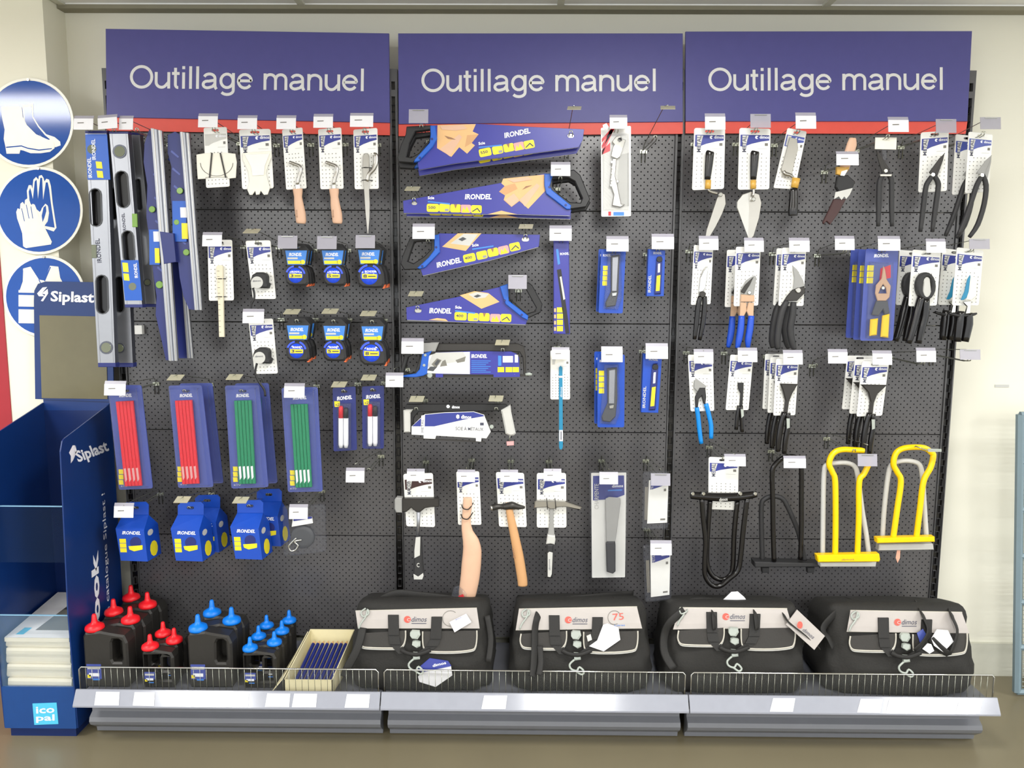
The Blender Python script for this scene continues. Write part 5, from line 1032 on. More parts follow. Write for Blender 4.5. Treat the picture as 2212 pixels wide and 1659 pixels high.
# ================================================================ tubular clamp frames
def U(mb, P, r, m, Y, sub=5): mb.ptube(P, r, m, Y, n=10, sub=sub)
Y = -.22; q = [(1531,987),(1596,990),(1594,1102),(1530,1100)]
T = Thing('tube_clamp', 'glossy black tubular frame hanging upside down in front of a white card', 'clamp frame', at(1562, 990, Y), 'hanging tubular clamp frames')
c = card_mb(T, q, Y+.012, 'METAL', hdr='dimos_blue', v1=.28, dv0=.50)
b = T.mb('cross_bar'); b.ptube([(1492,1070),(1520,1072),(1562,1074),(1604,1072),(1634,1067)], [8,9,10,9,7], 'gloss_black', Y-.012, n=12, sub=3)
b.text('dimos', (1554,1083), (1572,1081), 7, Y-.030, 'light_grey', off=.02)
for x in (1497, 1520, 1600, 1632): r = T.mb('bolt'); r.disc(x, 1067, 4, Y-.032, .012, 'chrome', 8, bev=.001)
u = T.mb('front_loop'); U(u, [(1516,1078),(1519,1120),(1524,1170),(1522,1220),(1524,1246),(1538,1264),(1556,1265),(1575,1250),(1594,1232),(1600,1200),(1606,1140),(1614,1076)], 5.5, 'gloss_black', Y-.014)
u = T.mb('rear_loop'); U(u, [(1534,1080),(1530,1130),(1527,1180),(1528,1220),(1540,1244),(1560,1252),(1576,1244),(1583,1225),(1586,1150),(1593,1080)], 5.5, 'gloss_black', Y+.006)
T.done(); hook((1588,997), (1562,990), 'holding the upside down black clamp frame', w=46, h=20, hy=-.205)
Y = -.185
T = Thing('tube_clamp', 'matt black tubular clamp frame standing on a long bottom bar', 'clamp frame', at(1700, 1000, Y), 'hanging tubular clamp frames')
u = T.mb('front_loop'); U(u, [(1672,1212),(1670,1150),(1669,1080),(1668,1022),(1674,1004),(1690,990),(1712,986),(1726,994),(1731,1012),(1731,1080),(1731,1150),(1729,1208)], 5.2, 'gloss_black', Y)
u = T.mb('rear_loop'); U(u, [(1647,1212),(1645,1150),(1645,1092),(1652,1078),(1670,1072),(1688,1076),(1700,1092),(1722,1142),(1732,1180),(1738,1210)], 5.2, 'rubber', Y+.028)
b = T.mb('cross_bar'); b.prism([(1630,1214),(1786,1218),(1786,1225),(1631,1226)], Y-.005, .05, 'rubber', bev=.003)
for x in (1654, 1752): f = T.mb('foot'); f.prism([(x-8,1226),(x+8,1226),(x+7,1237),(x-7,1238)], Y+.03, .02, 'rubber', bev=.002)
T.done(); hook((1717,1001), (1700,996), 'holding the matt black clamp frame', w=48, h=20, hy=-.18)
def yellow(L, R_, top, bar, gl, gbar, label, Y, open_=False, extra=None):
    T = Thing('tube_clamp', label, 'clamp frame', at(top[len(top)//2][0], top[len(top)//2][1], Y), 'hanging tubular clamp frames')
    u = T.mb('yellow_loop')
    if open_: U(u, L+top, 6.2, 'strong_yellow', Y); U(u, R_, 6.2, 'strong_yellow', Y)
    else: U(u, L+top+R_, 6.2, 'strong_yellow', Y)
    b = T.mb('cross_bar'); b.prism(bar, Y-.016, .03, 'strong_yellow', bev=.003)
    g = T.mb('grey_loop'); U(g, gl, 5.2, 'light_grey', Y+.03)
    k = T.mb('grey_bar'); k.prism(gbar, Y+.012, .03, 'light_grey', bev=.003)
    if extra: extra(T)
    T.done()
yellow([(1804,1202),(1805,1120),(1804,1040),(1798,1020),(1791,1003)], [(1877,988),(1876,1003),(1866,1024),(1856,1042),(1855,1120),(1852,1202)], [(1796,985),(1806,975),(1822,971),(1845,972),(1866,973)], [(1765,1200),(1900,1197),(1902,1209),(1900,1214),(1768,1215)],
  [(1777,1205),(1778,1110),(1780,1020),(1788,1004),(1805,1000),(1830,1000),(1846,1008),(1853,1030),(1862,1100),(1872,1160),(1877,1202)], [(1772,1216),(1894,1214),(1892,1225),(1773,1225)], 'yellow and grey tubular clamp frame, left one, with split top', -.235, True,
  lambda T: T.mb('print').text('dimos', (1818,1211), (1845,1210), 4, -.2520, 'brown'))
yellow([(1929,1165),(1938,1100),(1946,1040),(1938,1020),(1930,1003)], [(2016,985),(2010,1010),(1995,1040),(1987,1100),(1979,1165)], [(1935,980),(1950,969),(1975,966),(1998,968),(2012,978)], [(1895,1163),(2020,1160),(2020,1171),(1896,1174)],
  [(1906,1165),(1910,1100),(1918,1030),(1926,1004),(1945,996),(1968,996),(1986,1004),(1992,1030),(1997,1100),(2001,1162)], [(1900,1177),(2016,1175),(2018,1188),(1898,1190)], 'yellow and grey tubular clamp frame, right one, beside the wall', -.22, False,
  lambda T: T.mb('paper_tag').prism([(1938,1188),(1945,1188),(1944,1206),(1939,1216),(1935,1205)], -.20, .001, 'wood_pink'))
hook((1874,994), (1842,974), 'holding the left yellow clamp frame', style='clear', w=42, h=26); 
b = MB(); b.tube([at(1962,970,-.02), at(1975,966,-.215), at(1978,964,-.25), at(2000,972,-.26), at(2032,973,-.26)], .0022, 'wire', n=6); b.prism([(2005,969),(2034,970),(2034,976),(2005,976)], -.262, .002, 'clasp'); solo(b, 'display_hook', 'bent chrome hook holding the right yellow clamp frame by its top', 'hook', 'display hooks on the perforated panels')
# ================================================================ chalk powder bottles on the base shelf
def bottle(cx, cy, w, d, h, flip, cap, label, group, s=1.0):
    T = Thing('chalk_bottle', label, 'bottle', (cx, cy, ZS), group)
    k = -1 if flip else 1                               # cap on the left, grip hole on the right (mirrored when flipped)
    X0 = cx-k*w*.18                                     # left edge offset so that the cap sits over its shoulder
    def X(u): return X0+k*u*w
    z0 = ZS+.0005
    P = [(X(.03), z0), (X(.97), z0), (X(1), z0+.012), (X(1), z0+h*.80), (X(.93), z0+h*.93), (X(.60), z0+h*.97), (X(.40), z0+h), (X(.05), z0+h*.97), (X(0), z0+h*.90), (X(0), z0+.012)]
    H = [(X(.66), z0+h*.45), (X(.84), z0+h*.45), (X(.87), z0+h*.50), (X(.86), z0+h*.82), (X(.80), z0+h*.86), (X(.68), z0+h*.86), (X(.64), z0+h*.80), (X(.63), z0+h*.50)]
    b = T.mb('body'); b.prism(P, cy-d/2, d, 'jug_black', holes=[H], bev=.006, px=False)
    l = T.mb('label', of=b); L = [(X(.05), z0+.03), (X(.38), z0+.03), (X(.38), z0+h*.42), (X(.05), z0+h*.42)]
    if flip: L = L[::-1]
    l.prism(L, cy-d/2-.0006, .002, 'pack_blue', px=False)
    for (u0, u1, v0, v1, m) in ((.07, .36, .33, .38, 'light_grey'), (.10, .33, .20, .26, 'print_white'), (.06, .14, .17, .23, 'yellow'), (.18, .34, .13, .16, 'sky_blue')): l.sheet(lambda p: (p[0], cy-d/2-.0009, p[1]), [[(X(u0), z0+h*v0), (X(u1), z0+h*v0), (X(u1), z0+h*v1), (X(u0), z0+h*v1)]], m)
    c = T.mb('cap'); zc = z0+h*.975
    c.lathe([(.030*s, 0), (.031*s, .006*s), (.029*s, .014*s), (.020*s, .020*s), (.011*s, .024*s), (.0088*s, .032*s), (.0070*s, .050*s), (.0045*s, .054*s)], (cx, cy, zc), cap, n=20)
    T.done()
G1 = 'black chalk bottles with red caps'; G2 = 'black chalk bottles with blue caps'
for i, (n, fl) in enumerate((('front', 0), ('second', 1), ('middle', 0), ('fourth', 1), ('rearmost', 0))):
    bottle((-1.475, -1.385)[fl], -.345+.064*i, .148, .060, .195, fl, 'cap_red', 'large black bottle with red cap, %s of the five beside the display stand' % n, G1)
for i, (n, fl) in enumerate((('front', 0), ('middle', 1), ('rear', 0))):
    bottle((-1.288, -1.228)[fl], -.352+.050*i, .105, .046, .132, fl, 'cap_red', 'small black bottle with red cap, %s one of three' % n, G1, .9)
for i, (n, fl) in enumerate((('front', 0), ('middle', 1), ('rear', 0))):
    bottle((-1.128, -1.037)[fl], -.342+.062*i, .148, .058, .195, fl, 'cap_blue', 'large black bottle with blue cap, %s one of three' % n, G2)
for i, (n, fl) in enumerate((('front', 0), ('second', 1), ('third', 0), ('fourth', 1), ('fifth', 0), ('rearmost', 1))):
    bottle((-.952, -.884)[fl], -.352+.0445*i, .112, .041, .130, fl, 'cap_blue', 'small black bottle with blue cap, %s of six in the row' % n, G2, .82)
# ---- cardboard bin with pencils
T = Thing('cardboard_tray', 'open cream cardboard tray holding dark blue pencils', 'tray', (-.735, -.30, ZS))
t = T.mb('tray'); z0 = ZS+.0005
def tr(x, y, z): return (x+.09*(y+.40), y, z)
O = [(-.825, -.405, z0), (-.665, -.405, z0), (-.665, -.15, z0), (-.825, -.15, z0)]
def wall(a, b, za, zb, m='cream'):
    th = .003; (x0, y0), (x1, y1) = a, b; dx, dy = x1-x0, y1-y0; l = math.hypot(dx, dy); nx, ny = -dy/l*th, dx/l*th
    i = t.pts([tr(x0, y0, z0), tr(x1, y1, z0), tr(x1, y1, zb), tr(x0, y0, za), tr(x0+nx, y0+ny, z0), tr(x1+nx, y1+ny, z0), tr(x1+nx, y1+ny, zb), tr(x0+nx, y0+ny, za)])
    for f in ((0,1,2,3), (7,6,5,4), (0,3,7,4), (1,5,6,2), (3,2,6,7), (0,4,5,1)): t.face(tuple(i+k for k in f), m)
wall((-.825,-.405), (-.665,-.405), .225, .225); wall((-.665,-.405), (-.665,-.15), .225, .285); wall((-.665,-.15), (-.825,-.15), .285, .285); wall((-.825,-.15), (-.825,-.405), .285, .225)
t.rings([[tr(-.825,-.405,z0), tr(-.665,-.405,z0), tr(-.665,-.15,z0), tr(-.825,-.15,z0)], [tr(-.825,-.405,z0+.003), tr(-.665,-.405,z0+.003), tr(-.665,-.15,z0+.003), tr(-.825,-.15,z0+.003)]], 'cream', cap=True)
f = T.mb('flap'); f.rings([[tr(-.829,-.16,.28), tr(-.829,-.40,.225), tr(-.865,-.412,.182), tr(-.850,-.30,.20)], [tr(-.832,-.16,.28), tr(-.832,-.40,.225), tr(-.868,-.412,.182), tr(-.853,-.30,.20)]], 'cream', cap=True)
T.done()
for k in range(8):
    b = MB(); x = -.80+k*.0165; b.tube([tr(x, -.385, .196), tr(x+.002, -.20, .252)], [.0066, .0066], 'deep_blue', n=6, smooth=False); b.tube([tr(x+.002, -.20, .252), tr(x+.0022, -.186, .256)], [.0066, .002], 'wood_tile', n=6, smooth=False)
    o = solo(b, 'pencil', 'dark blue pencil lying in the cream cardboard tray', 'pencil', 'dark blue pencils in the cream tray')
# ================================================================ tool bags
def yf(z, k):                                            # front face of the soft bag, depth by height
    T_ = [(0, -.375), (.03, -.395), (.09, -.395), (.16, -.378), (.21, -.366), (.24, -.358), (.280, -.340), (.290, -.325), (.300, -.26)]
    h = z-ZS
    for (a, ya), (b_, yb) in zip(T_, T_[1:]):
        if h <= b_: return ya+(yb-ya)*max(0, (h-a))/(b_-a)
    return T_[-1][1]
def onbag(px, py, off=.004, k=0):
    Y = -.36
    for _ in range(5): p = at(px, py, Y-off); Y = yf(p.z, k)
    return at(px, py, Y-off)
def bag(dx, dy, L, R_, label, extras, lean=0.0, band=None, gaps=()):
    def q(x, y): return (x+dx, y+dy)
    def F(p, off=.005): return onbag(p[0], p[1], off)
    cxm = at(903+dx, 1380, -.36).x; x0 = at(L, 1440, -.38).x; x1 = at(R_, 1440, -.38).x; c = (x0+x1)/2; hw = (x1-x0)/2
    T = Thing('tool_bag', label, 'tool bag', (c, -.26, ZS), 'black and grey tool bags')
    b = T.mb('body'); rings = []; rnd = random.Random(int(L)); n = 56
    prof = [(.0, .93), (.012, .975), (.04, 1.0), (.07, 1.0), (.10, .995), (.13, .985), (.16, .97), (.19, .955), (.22, .94), (.25, .93), (.268, .92), (.280, .905), (.288, .88), (.292, .80), (.294, .5)]
    for h, s in prof:
        yfr = yf(ZS+h, 0); ybk = -.10-.01*(h > .285)-.03*(h > .291); ym = (yfr+ybk)/2; hd = (ybk-yfr)/2; R = []
        for k in range(n):
            a = 2*math.pi*k/n; ca, sa = math.cos(a), math.sin(a); e = .38 if h < .30 else .5
            x = math.copysign(abs(ca)**e, ca)*hw*s; y = math.copysign(abs(sa)**e, sa)*hd
            wv = .0035*math.sin(a*9+h*40+L)*(1 if h < .17 else .4)+.003*math.sin(a*5-h*70+L*2)*(.3 if sa < -.7 and h > .16 else 1)
            R.append((c+x*(1+wv/hw)+lean*h, ym+y-(wv if sa < 0 else -wv), ZS+.0005+h-max(0, (ym+y+.31))*.28*min(1, h/.28)**3))
        rings.append(R)
    b.rings(rings, 'bag_black', smooth=True, cap=True)
    g = T.mb('grey_band'); pts = band
    def strip(poly, m, mb, off=.006, seg=10):             # fill a quad strip following the face
        tl, tr_, br, bl = poly
        for i in range(seg):
            for j in range(4):
                Q = [bil((tl, tr_, br, bl), u, v) for u, v in ((i/seg, j/4), ((i+1)/seg, j/4), ((i+1)/seg, (j+1)/4), (i/seg, (j+1)/4))]
                i0 = mb.pts([F(p_, off) for p_ in Q]); mb.face((i0, i0+1, i0+2, i0+3), m)
        E = [F(bil((tl, tr_, br, bl), i/seg, 0), off-.003) for i in range(seg+1)]; mb.tube(E, .0025, 'piping', n=6)
        E = [F(bil((tl, tr_, br, bl), i/seg, 1), off-.003) for i in range(seg+1)]; mb.tube(E, .0015, 'piping', n=6)
    strip(band, 'bag_grey', g, .007, 14)
    lg = T.mb('logo', of=g)
    a0 = q(880, 1338); lg.sheet(lambda p: F(p, .0085), [[(a0[0]+7.5*math.cos(t), a0[1]+7.5*math.sin(t)) for t in [2*math.pi*k/16 for k in range(16)]]], 'stripe_red')
    lg.text('C', (a0[0]-1, a0[1]+4), (a0[0]+6, a0[1]+4), 7, 0, 'bag_grey', off=.02, fn=lambda p: F(p, .0092))
    lg.text('dimos', q(889, 1343), q(922, 1343), 11, 0, 'ink', off=.0, shear=.3, fn=lambda p: F(p, .0085)); lg.sheet(lambda p: F(p, .0085), [[q(889, 1346), q(921, 1346), q(921, 1347.4), q(889, 1347.4)]], 'ink')
    for i, P in enumerate(([(778,1368),(776,1384),(782,1396),(800,1399),(840,1400),(862,1399),(872,1392),(876,1378),(876,1362)], [(913,1364),(913,1385),(916,1400),(930,1407),(980,1408),(1018,1404),(1027,1397),(1030,1380),(1030,1362)])):
        k = T.mb('pocket'); N = len(P)
        P = [q(*p_) for p_ in P]
        k.sheet(lambda p: F(p, .010), [P], 'rubber_fabric'); pp = T.mb('pocket_piping', of=k); pp.tube([F(p_, .012) for p_ in P], .0026, 'piping', n=6, sub=3)
        pf = T.mb('pocket_flap_edge', of=k); pf.tube([F((p_[0], p_[1]+3), .010) for p_ in P[1:-1]], .0022, 'light_grey', n=6, sub=3)
    for i, (xa, xb, xc) in enumerate(((838, 861, 868), (932, 955, 925))):
        k = T.mb('strap'); tops = (1329, 1333)[i]
        for (u0, v0, u1, v1) in (((xa, tops, xa+1, 1372), (xa+1, 1372, xa+4, 1392), (xa+4, 1392, xa+22, 1412))[s_] for s_ in range(3)) if i == 0 else (((xa, tops, xa-2, 1380), (xa-2, 1380, xa-10, 1396), (xa-10, 1396, xa-34, 1412))[s_] for s_ in range(3)):
            w = xb-xa; a_ = [F(q(u0, v0), .013), F(q(u0+w, v0), .013), F(q(u1+w, v1), .018), F(q(u1, v1), .018)]
            k.rings([a_, [p_+Vector((0, .004, 0)) for p_ in a_]], 'strap_black', cap=True)
    sl = T.mb('handle_loop'); sl.tube([F(q(x, y), o) for x, y, o in ((866,1404,.020), (880,1411,.024), (900,1414,.028), (916,1410,.026), (930,1404,.020))], .007, 'strap_black', n=8, sub=3, flat=.6)
    cl = T.mb('clasp')
    for P in ([(886,1366),(890,1362),(906,1363),(908,1372),(902,1381),(890,1380),(886,1374)], [(891,1386),(897,1384),(908,1387),(908,1396),(900,1400),(890,1394)], [(892,1410),(906,1411),(907,1424),(893,1426)]):
        Q = [F(q(*p_), .022) for p_ in P]; cl.rings([[p_+Vector((0, .008, 0)) for p_ in Q], Q, [Q[0].lerp(p_, .8)+Vector((0, -.003, 0)) for p_ in Q]], 'clasp', cap=True)
    hk = T.mb('snap_hook'); hk.tube([F(q(x, y), .028) for x, y in ((893,1424),(883,1434),(886,1444),(898,1448),(904,1440),(914,1450),(908,1456),(896,1448))], .0034, 'clasp', n=8, sub=3)
    dr = T.mb('shoulder_hook'); dr.tube([F(q(x, y), .014) for x, y in ((790,1314),(780,1322),(784,1332),(796,1326),(794,1316),(790,1332),(780,1346),(775,1358))], .0028, 'clasp', n=8, sub=3)
    st_ = T.mb('shoulder_strap'); extras(T, F, q, st_)
    T.done()
mat('rubber_fabric', (52,50,48), .75, bump=.2, scale=200); mat('strap_black', (30,29,28), .7, bump=.2, scale=220)
def ribbon(mb, P, w, m='strap_black'):                   # flat webbing along 3-D points
    P = [Vector(p) for p in P]; mb.tube(P, w, m, n=8, sub=4, flat=.22)
def tag(T, name, P, F, off, m='ticket', extra=None):
    k = T.mb(name); Q = [F(p, off) for p in P]; k.rings([Q, [p+Vector((0, .0025, 0)) for p in Q]], m, cap=True)
    if extra: extra(k)
    return k
def topstrap(px0, px1, py0, py1, Y0_, Y1_, peak):         # strap lying over the top of a bag
    a, b_ = at(px0, py0, Y0_), at(px1, py1, Y1_); return [a, a.lerp(b_, .2)+Vector((0, 0, peak)), a.lerp(b_, .5)+Vector((0, 0, peak*.8)), a.lerp(b_, .8)+Vector((0, 0, peak*.5)), b_]
def x1(T, F, q, s):
    ribbon(T.mb('shoulder_strap'), [F((783,1356), .010), F((778,1380), .02), F((768,1410), .025), F((752,1440), .02), F((744,1462), .02)], .014); ribbon(T.mb('shoulder_strap'), topstrap(818,1005,1300,1304,-.27,-.24,.030), .015)
    ribbon(T.mb('shoulder_strap'), [F((1052,1330), -.01), F((1060,1380), -.01), F((1055,1430), 0)], .010)
    tag(T, 'paper_tag', [(971,1344),(1007,1326),(1018,1344),(982,1366)], F, .018, extra=lambda k: k.text('dimos', (984,1341), (997,1334), 3.5, 0, 'dimos_blue', fn=lambda p: F(p, .019)))
    tag(T, 'care_leaflet', [(903,1462),(912,1450),(974,1438),(977,1459),(941,1484),(906,1473)], F, .020); 
    tag(T, 'care_leaflet_top', [(900,1446),(928,1422),(968,1428),(975,1439),(912,1452)], F, .022, 'dimos_blue', extra=lambda k: k.text('dimos', (935,1441), (964,1434), 6, 0, 'print_white', off=.02, fn=lambda p: F(p, .0235)))
    g = T.mb('print'); g.tube([F((973+17*math.cos(t), 1336+17*math.sin(t)), .0085) for t in [math.radians(a) for a in range(90, 330, 20)]], .0007, 'dots', n=4)
def x2(T, F, q, s):
    ribbon(T.mb('shoulder_strap'), topstrap(1170,1368,1302,1282,-.26,-.14,.004), .011); ribbon(T.mb('shoulder_strap'), [F((1176,1300), .01), F((1162,1330), .012), F((1156,1358), .016), F((1155,1400), .024), F((1152,1450), .045), F((1150,1462), .052)], .013)
    ribbon(T.mb('shoulder_strap'), [F((1166,1395), .020), F((1168,1430), .03), F((1164,1458), .052)], .010)
    tag(T, 'hexagonal_leaflet', [(1303,1350),(1312,1347),(1336,1356),(1340,1382),(1304,1407),(1273,1396),(1290,1384)], F, .020)
    tag(T, 'small_label', [(1267,1374),(1276,1370),(1279,1382),(1270,1386)], F, .018, 'light_grey')
    g = T.mb('print'); g.tube([F((1327+14*math.cos(t), 1334+15*math.sin(t)), .0085) for t in [math.radians(a) for a in range(60, 330, 20)]], .0007, 'dots', n=4)
    g.text('75', (1324,1340), (1348,1338), 14, 0, 'stripe_red', fn=lambda p: F(p, .0087)); g.text('Litres', (1328,1353), (1350,1352), 4, 0, 'sky_blue', fn=lambda p: F(p, .0087))
def x3(T, F, q, s):
    ribbon(T.mb('shoulder_strap'), topstrap(1476,1600,1306,1302,-.28,-.2,.012), .012); ribbon(T.mb('shoulder_strap'), [F((1478,1318), .012), F((1450,1342), .012), F((1436,1370), -.01), F((1436,1410), -.01), F((1455,1445), .0)], .014)
    ribbon(T.mb('shoulder_strap'), [F((1540,1299), .012), F((1542,1330), .016), F((1544,1360), .018)], .012); ribbon(T.mb('shoulder_strap'), [F((1630,1299), .012), F((1633,1330), .016), F((1636,1360), .018)], .013)
    ribbon(T.mb('shoulder_strap'), [F((1690,1312), .016), F((1700,1340), .024), F((1740,1372), .03), F((1770,1400), .0)], .010)
    tag(T, 'crumpled_leaflet', [(1559,1299),(1580,1279),(1594,1278),(1608,1290),(1617,1303),(1612,1309),(1590,1308)], F, .012)
    tag(T, 'hanging_label', [(1698,1349),(1722,1317),(1782,1374),(1759,1404)], F, .034, 'bag_grey', extra=lambda k: (k.sheet(lambda p: F(p, .0355), [[(1728+6*math.cos(t), 1350+8*math.sin(t)) for t in [2*math.pi*i/12 for i in range(12)]]], 'stripe_red'), k.text('dimos', (1733,1362), (1756,1381), 8, 0, 'ink', shear=.2, fn=lambda p: F(p, .0355))))
def x4(T, F, q, s):
    ribbon(T.mb('shoulder_strap'), [F((1833,1304), -.02), F((1800,1330), -.02), F((1778,1358), -.02), F((1790,1378), 0), F((1800,1400), .0)], .014)
    ribbon(T.mb('shoulder_strap'), [F((1980,1300), .014), F((1994,1330), .018), F((2005,1360), .024), F((1996,1384), .028), F((1975,1405), .028)], .013)
    ribbon(T.mb('shoulder_strap'), [F((2050,1304), .012), F((2056,1330), .018), F((2068,1360), .024), F((2062,1390), .028), F((2048,1412), .028), F((2010,1380), .024)], .013)
    tag(T, 'hexagonal_leaflet', [(2012,1380),(2024,1360),(2048,1362),(2060,1386),(2038,1409),(2018,1395)], F, .028); tag(T, 'small_label', [(1981,1368),(1994,1359),(2003,1374),(1988,1390)], F, .020, 'pack_blue'); tag(T, 'crumpled_leaflet', [(1993,1402),(2004,1390),(2012,1392),(2018,1406),(2008,1412)], F, .024)
bag(0, 0, 752, 1066, 'black and grey tool bag, leftmost, beside the cardboard tray', x1, band=[(768,1320),(1030,1314),(1036,1357),(773,1357)])
bag(347.7, 1, 1100, 1412, 'black and grey tool bag, second, under the hammers and small blisters', x2, band=[(1121,1316),(1376,1311),(1387,1357),(1114,1361)])
bag(688, -6, 1436, 1748, 'black and grey tool bag, third, with loose tilted grey label', x3, band=[(1468,1313),(1700,1315),(1712,1356),(1454,1359)])
bag(1059, 6, 1786, 2118, 'black and grey tool bag, rightmost, with crossed shoulder strap', x4, band=[(1837,1319),(2078,1323),(2094,1368),(1829,1364)])
# ================================================================ catalogue display stand on the left
DX0, DX1, DYB, DYF = -1.775, -1.53, -.045, -.385
T = Thing('display_stand', 'tall navy blue Siplast cardboard catalogue stand at the far left', 'display stand', ((DX0+DX1)/2, -.2, 0))
s = T.mb('side_panel'); prof = [(DYF, .035), (DYF-.012, .44), (DYF+.006, .98), (DYF+.020, 1.012), (DYF+.032, 1.018), (DYB, 1.088), (DYB, .035)]
s.rings([[(DX1-.004, y, z) for y, z in prof], [(DX1, y, z) for y, z in prof]], 'navy', cap=True)
G = lambda p: onx(p[0], p[1], DX1+.0006)
l = T.mb('lettering', of=s)
l.text('Siplast', (169,998), (236,972), 24, 0, 'print_white', off=.03, fn=G)
for P in ([(149,978),(157,962),(162,962),(162,984),(153,1001),(153,985)], [(163,962),(166,975),(158,994),(153,1001),(160,984)]): l.sheet(G, [P], 'print_white')
mt = mat('text_blue', (150,170,205), .4)
def up(text, p0, p1, h, off=0.0, m='print_white'):       # lettering running upwards on the side panel
    V, F_, w, hh = glyphs(text, off, 0); a, b_ = G(p0), G(p1); d = (b_-a); L = d.length; d.normalize(); nrm = Vector((0, -1, 0))
    i = l.pts([a+d*(v[0]/w*L)+nrm*(v[1]/hh*h) for v in V])
    for f in F_: l.face(tuple(i+k for k in f), m)
up('ebook', (219,1420), (211,1188), .045, .04); up('Feuilletez le catalogue Siplast !', (243,1460), (226,1064), .022, .0)
s2 = T.mb('side_panel'); s2.rings([[(DX0-.004, y, z) for y, z in prof], [(DX0, y, z) for y, z in prof]], 'navy', cap=True)
b = T.mb('back_panel'); b.box(DX0, DX1-.004, DYB-.001, DYB+.003, .035, 1.06, 'navy_dark'); b.box(DX0, DX1-.004, DYB-.001, DYB+.003, 1.06, 1.50, 'navy')  # lower part in darker navy: interior shade put into the colour
h = T.mb('header'); h.prism([(76,862),(73,650),(74,628),(82,613),(98,608),(240,610),(246,868)], -.052, .005, 'navy')
hl = T.mb('lettering', of=h); hl.text('Siplast', (109,650), (203,653), 22, -.0532, 'print_white', off=.03)
hl = T.mb('emblem', of=h)
for P in ([(80,634),(92,621),(102,620),(90,634),(97,640),(84,640)], [(88,650),(98,636),(90,634),(103,624),(104,634),(93,651)]): hl.decal(P, -.0532, 'print_white')
pn = T.mb('glossy_panel', of=h); pn.prism([(85,681),(228,684),(232,862),(90,860)], -.0545, .002, 'khaki_pane')  # khaki colour holds the floor's reflection in a clear pane
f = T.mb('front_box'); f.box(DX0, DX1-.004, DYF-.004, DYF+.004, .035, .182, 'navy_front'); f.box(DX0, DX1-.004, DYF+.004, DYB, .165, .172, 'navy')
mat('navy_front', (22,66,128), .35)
i_ = T.mb('logo', of=f); i_.prism([(70,1520),(122,1518),(126,1564),(74,1566)], DYF-.0055, .0014, 'cyan'); i_.text('ico', (78,1541), (118,1539), 14, DYF-.0062, 'print_white', off=.02); i_.text('pal', (78,1557), (118,1556), 13, DYF-.0062, 'print_white', off=.02)
for z, m in ((.43, 'acrylic'),): a = T.mb('clear_front'); a.box(DX0, DX1-.005, DYF-.002, DYF, .182, z, m); e = T.mb('clear_edge', of=a); e.box(DX0, DX1-.005, DYF-.003, DYF+.001, z, z+.003, 'sky_pale')
mat('acrylic_dark', (60,80,110), .06, alpha=.06, spec=.4); mat('sky_pale', (130,175,205), .3)
u = T.mb('upper_clear_front'); u.box(DX0+.001, DX1-.005, DYF+.031, DYF+.033, .60, .79, 'acrylic_dark'); e = T.mb('clear_edge', of=u); e.box(DX0+.001, DX1-.005, DYF+.029, DYF+.035, .79, .793, 'sky_pale')
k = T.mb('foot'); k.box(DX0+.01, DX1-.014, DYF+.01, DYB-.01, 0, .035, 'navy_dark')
T.done()
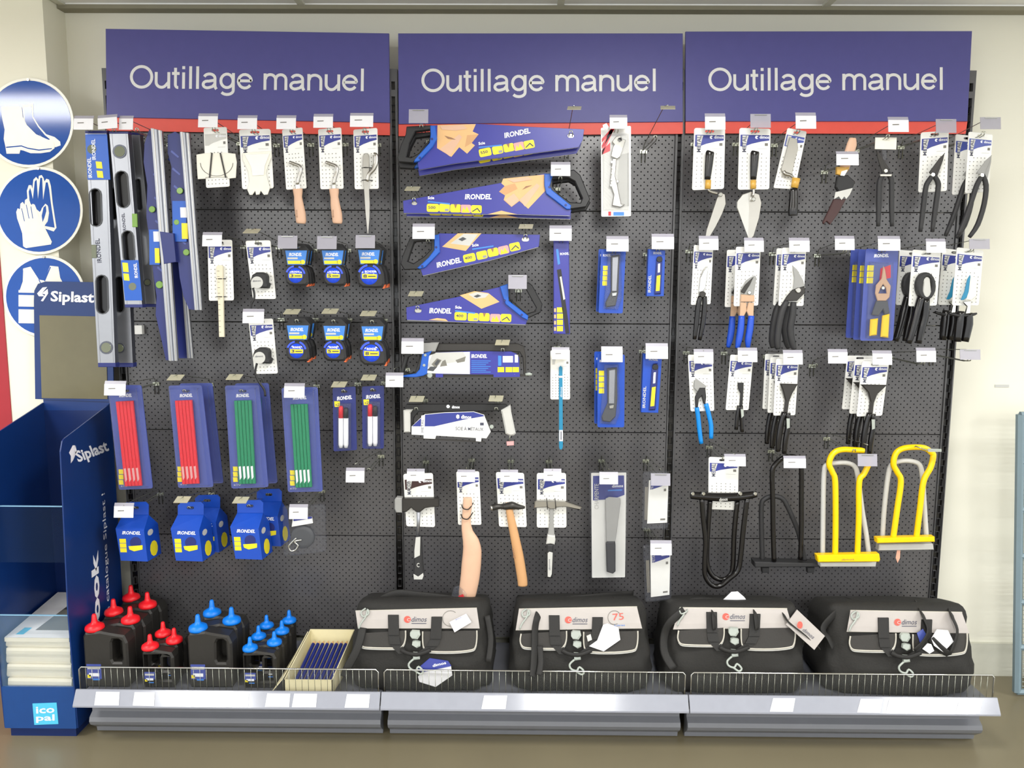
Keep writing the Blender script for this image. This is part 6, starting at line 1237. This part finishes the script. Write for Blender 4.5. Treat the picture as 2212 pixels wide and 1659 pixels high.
# catalogues in the lower tray
zc = .1725
for n in range(7):
    b = MB(); th = (.030, .026, .022, .030, .026, .022, .016)[n]; dx = (.010, -.004, .012, .0, .014, .006, .010)[n]; sl = .10+.02*n
    x0, x1_ = DX0+.006+dx*.5, DX1-.022+dx*.4; y0, y1_ = DYF+.012+(n % 2)*.008, DYB-.012-(n % 3)*.01
    def Z(y, z): return z+(y-y0)*0.0
    if n < 6:
        R = [[(x0, y0+.003, z_), (x1_, y0, z_), (x1_, y1_, z_), (x0, y1_, z_)] for z_ in (zc+.0004, zc+th*.3, zc+th*.7, zc+th)]
        R[1] = [(x-.001, y-.002, z_) for x, y, z_ in R[1]]; R[2] = [(x+.001, y-.003, z_) for x, y, z_ in R[2]]
        b.rings(R, 'magazine', cap=True); zc += th+.0006
        solo(b, 'catalogue', 'thick cream catalogue in the stand, %s of the stack' % ('bottom', 'second from bottom', 'third from bottom', 'fourth from bottom', 'fifth from bottom', 'directly under the topmost')[n], 'catalogue', 'stack of cream catalogues')
    else:
        T = Thing('catalogue', 'topmost catalogue with a photo cover, in the display stand', 'catalogue', ((x0+x1_)/2, -.2, zc), 'stack of cream catalogues')
        p = T.mb('pages'); p.rings([[(x0, y0, zc+.0004), (x1_, y0, zc+.0004), (x1_, y1_, zc+.0004), (x0, y1_, zc+.0004)], [(x0, y0, zc+.014), (x1_, y0, zc+.014), (x1_, y1_, zc+.045), (x0, y1_, zc+.045)]], 'magazine', cap=True)
        c = T.mb('cover')
        def cv(u, v, o=0): return (x0+(x1_-x0)*u, y0+(y1_-y0)*v, zc+.0150+.031*v+o)
        c.quad(cv(0,0), cv(1,0), cv(1,1), cv(0,1), 'paper'); c.quad(cv(.35,.15,.0006), cv(.98,.15,.0006), cv(.98,.80,.0006), cv(.45,.80,.0006), 'photo_grey'); c.quad(cv(.42,.60,.001), cv(.80,.55,.001), cv(.86,.72,.001), cv(.55,.78,.001), 'dark_grey'); c.quad(cv(.12,.06,.0006), cv(.24,.06,.0006), cv(.26,.20,.0006), cv(.14,.20,.0006), 'cyan')
        T.done()
# ================================================================ grating leaning at the far right
T = Thing('metal_grating', 'grey blue metal grating leaning against the wall at the far right', 'metal grating', (1.92, -.05, 0))
def gp(u, v, o=0): return Vector((1.812+u*.45-.075*v, -.05+o, .018+1.05*v))
for u in (0, 1): s = T.mb('stile'); s.tube([gp(u, 0), gp(u, 1)], .014, 'grating', n=6, smooth=False)
for k in range(7): r = T.mb('rung'); r.tube([gp(0, k/6), gp(1, k/6)], .011, 'grating', n=6, smooth=False)
m = T.mb('mesh_panel')
for k in range(1, 40): m.tube([gp(k/40, 0, .006), gp(k/40, 1, .006)], .002, 'clasp', n=4)
for k in range(1, 60): m.tube([gp(0, k/60, .008), gp(1, k/60, .008)], .002, 'clasp', n=4)
T.done()
b = MB(); p0 = at(2150, 832, WY-.003); p1 = at(2180, 836, WY-.003); b.box(p0.x, p1.x, WY-.002, WY, p1.z-.002, p0.z+.002, 'light_grey'); solo(b, 'wall_label', 'tiny pale label strip stuck on the bare right wall', 'label')
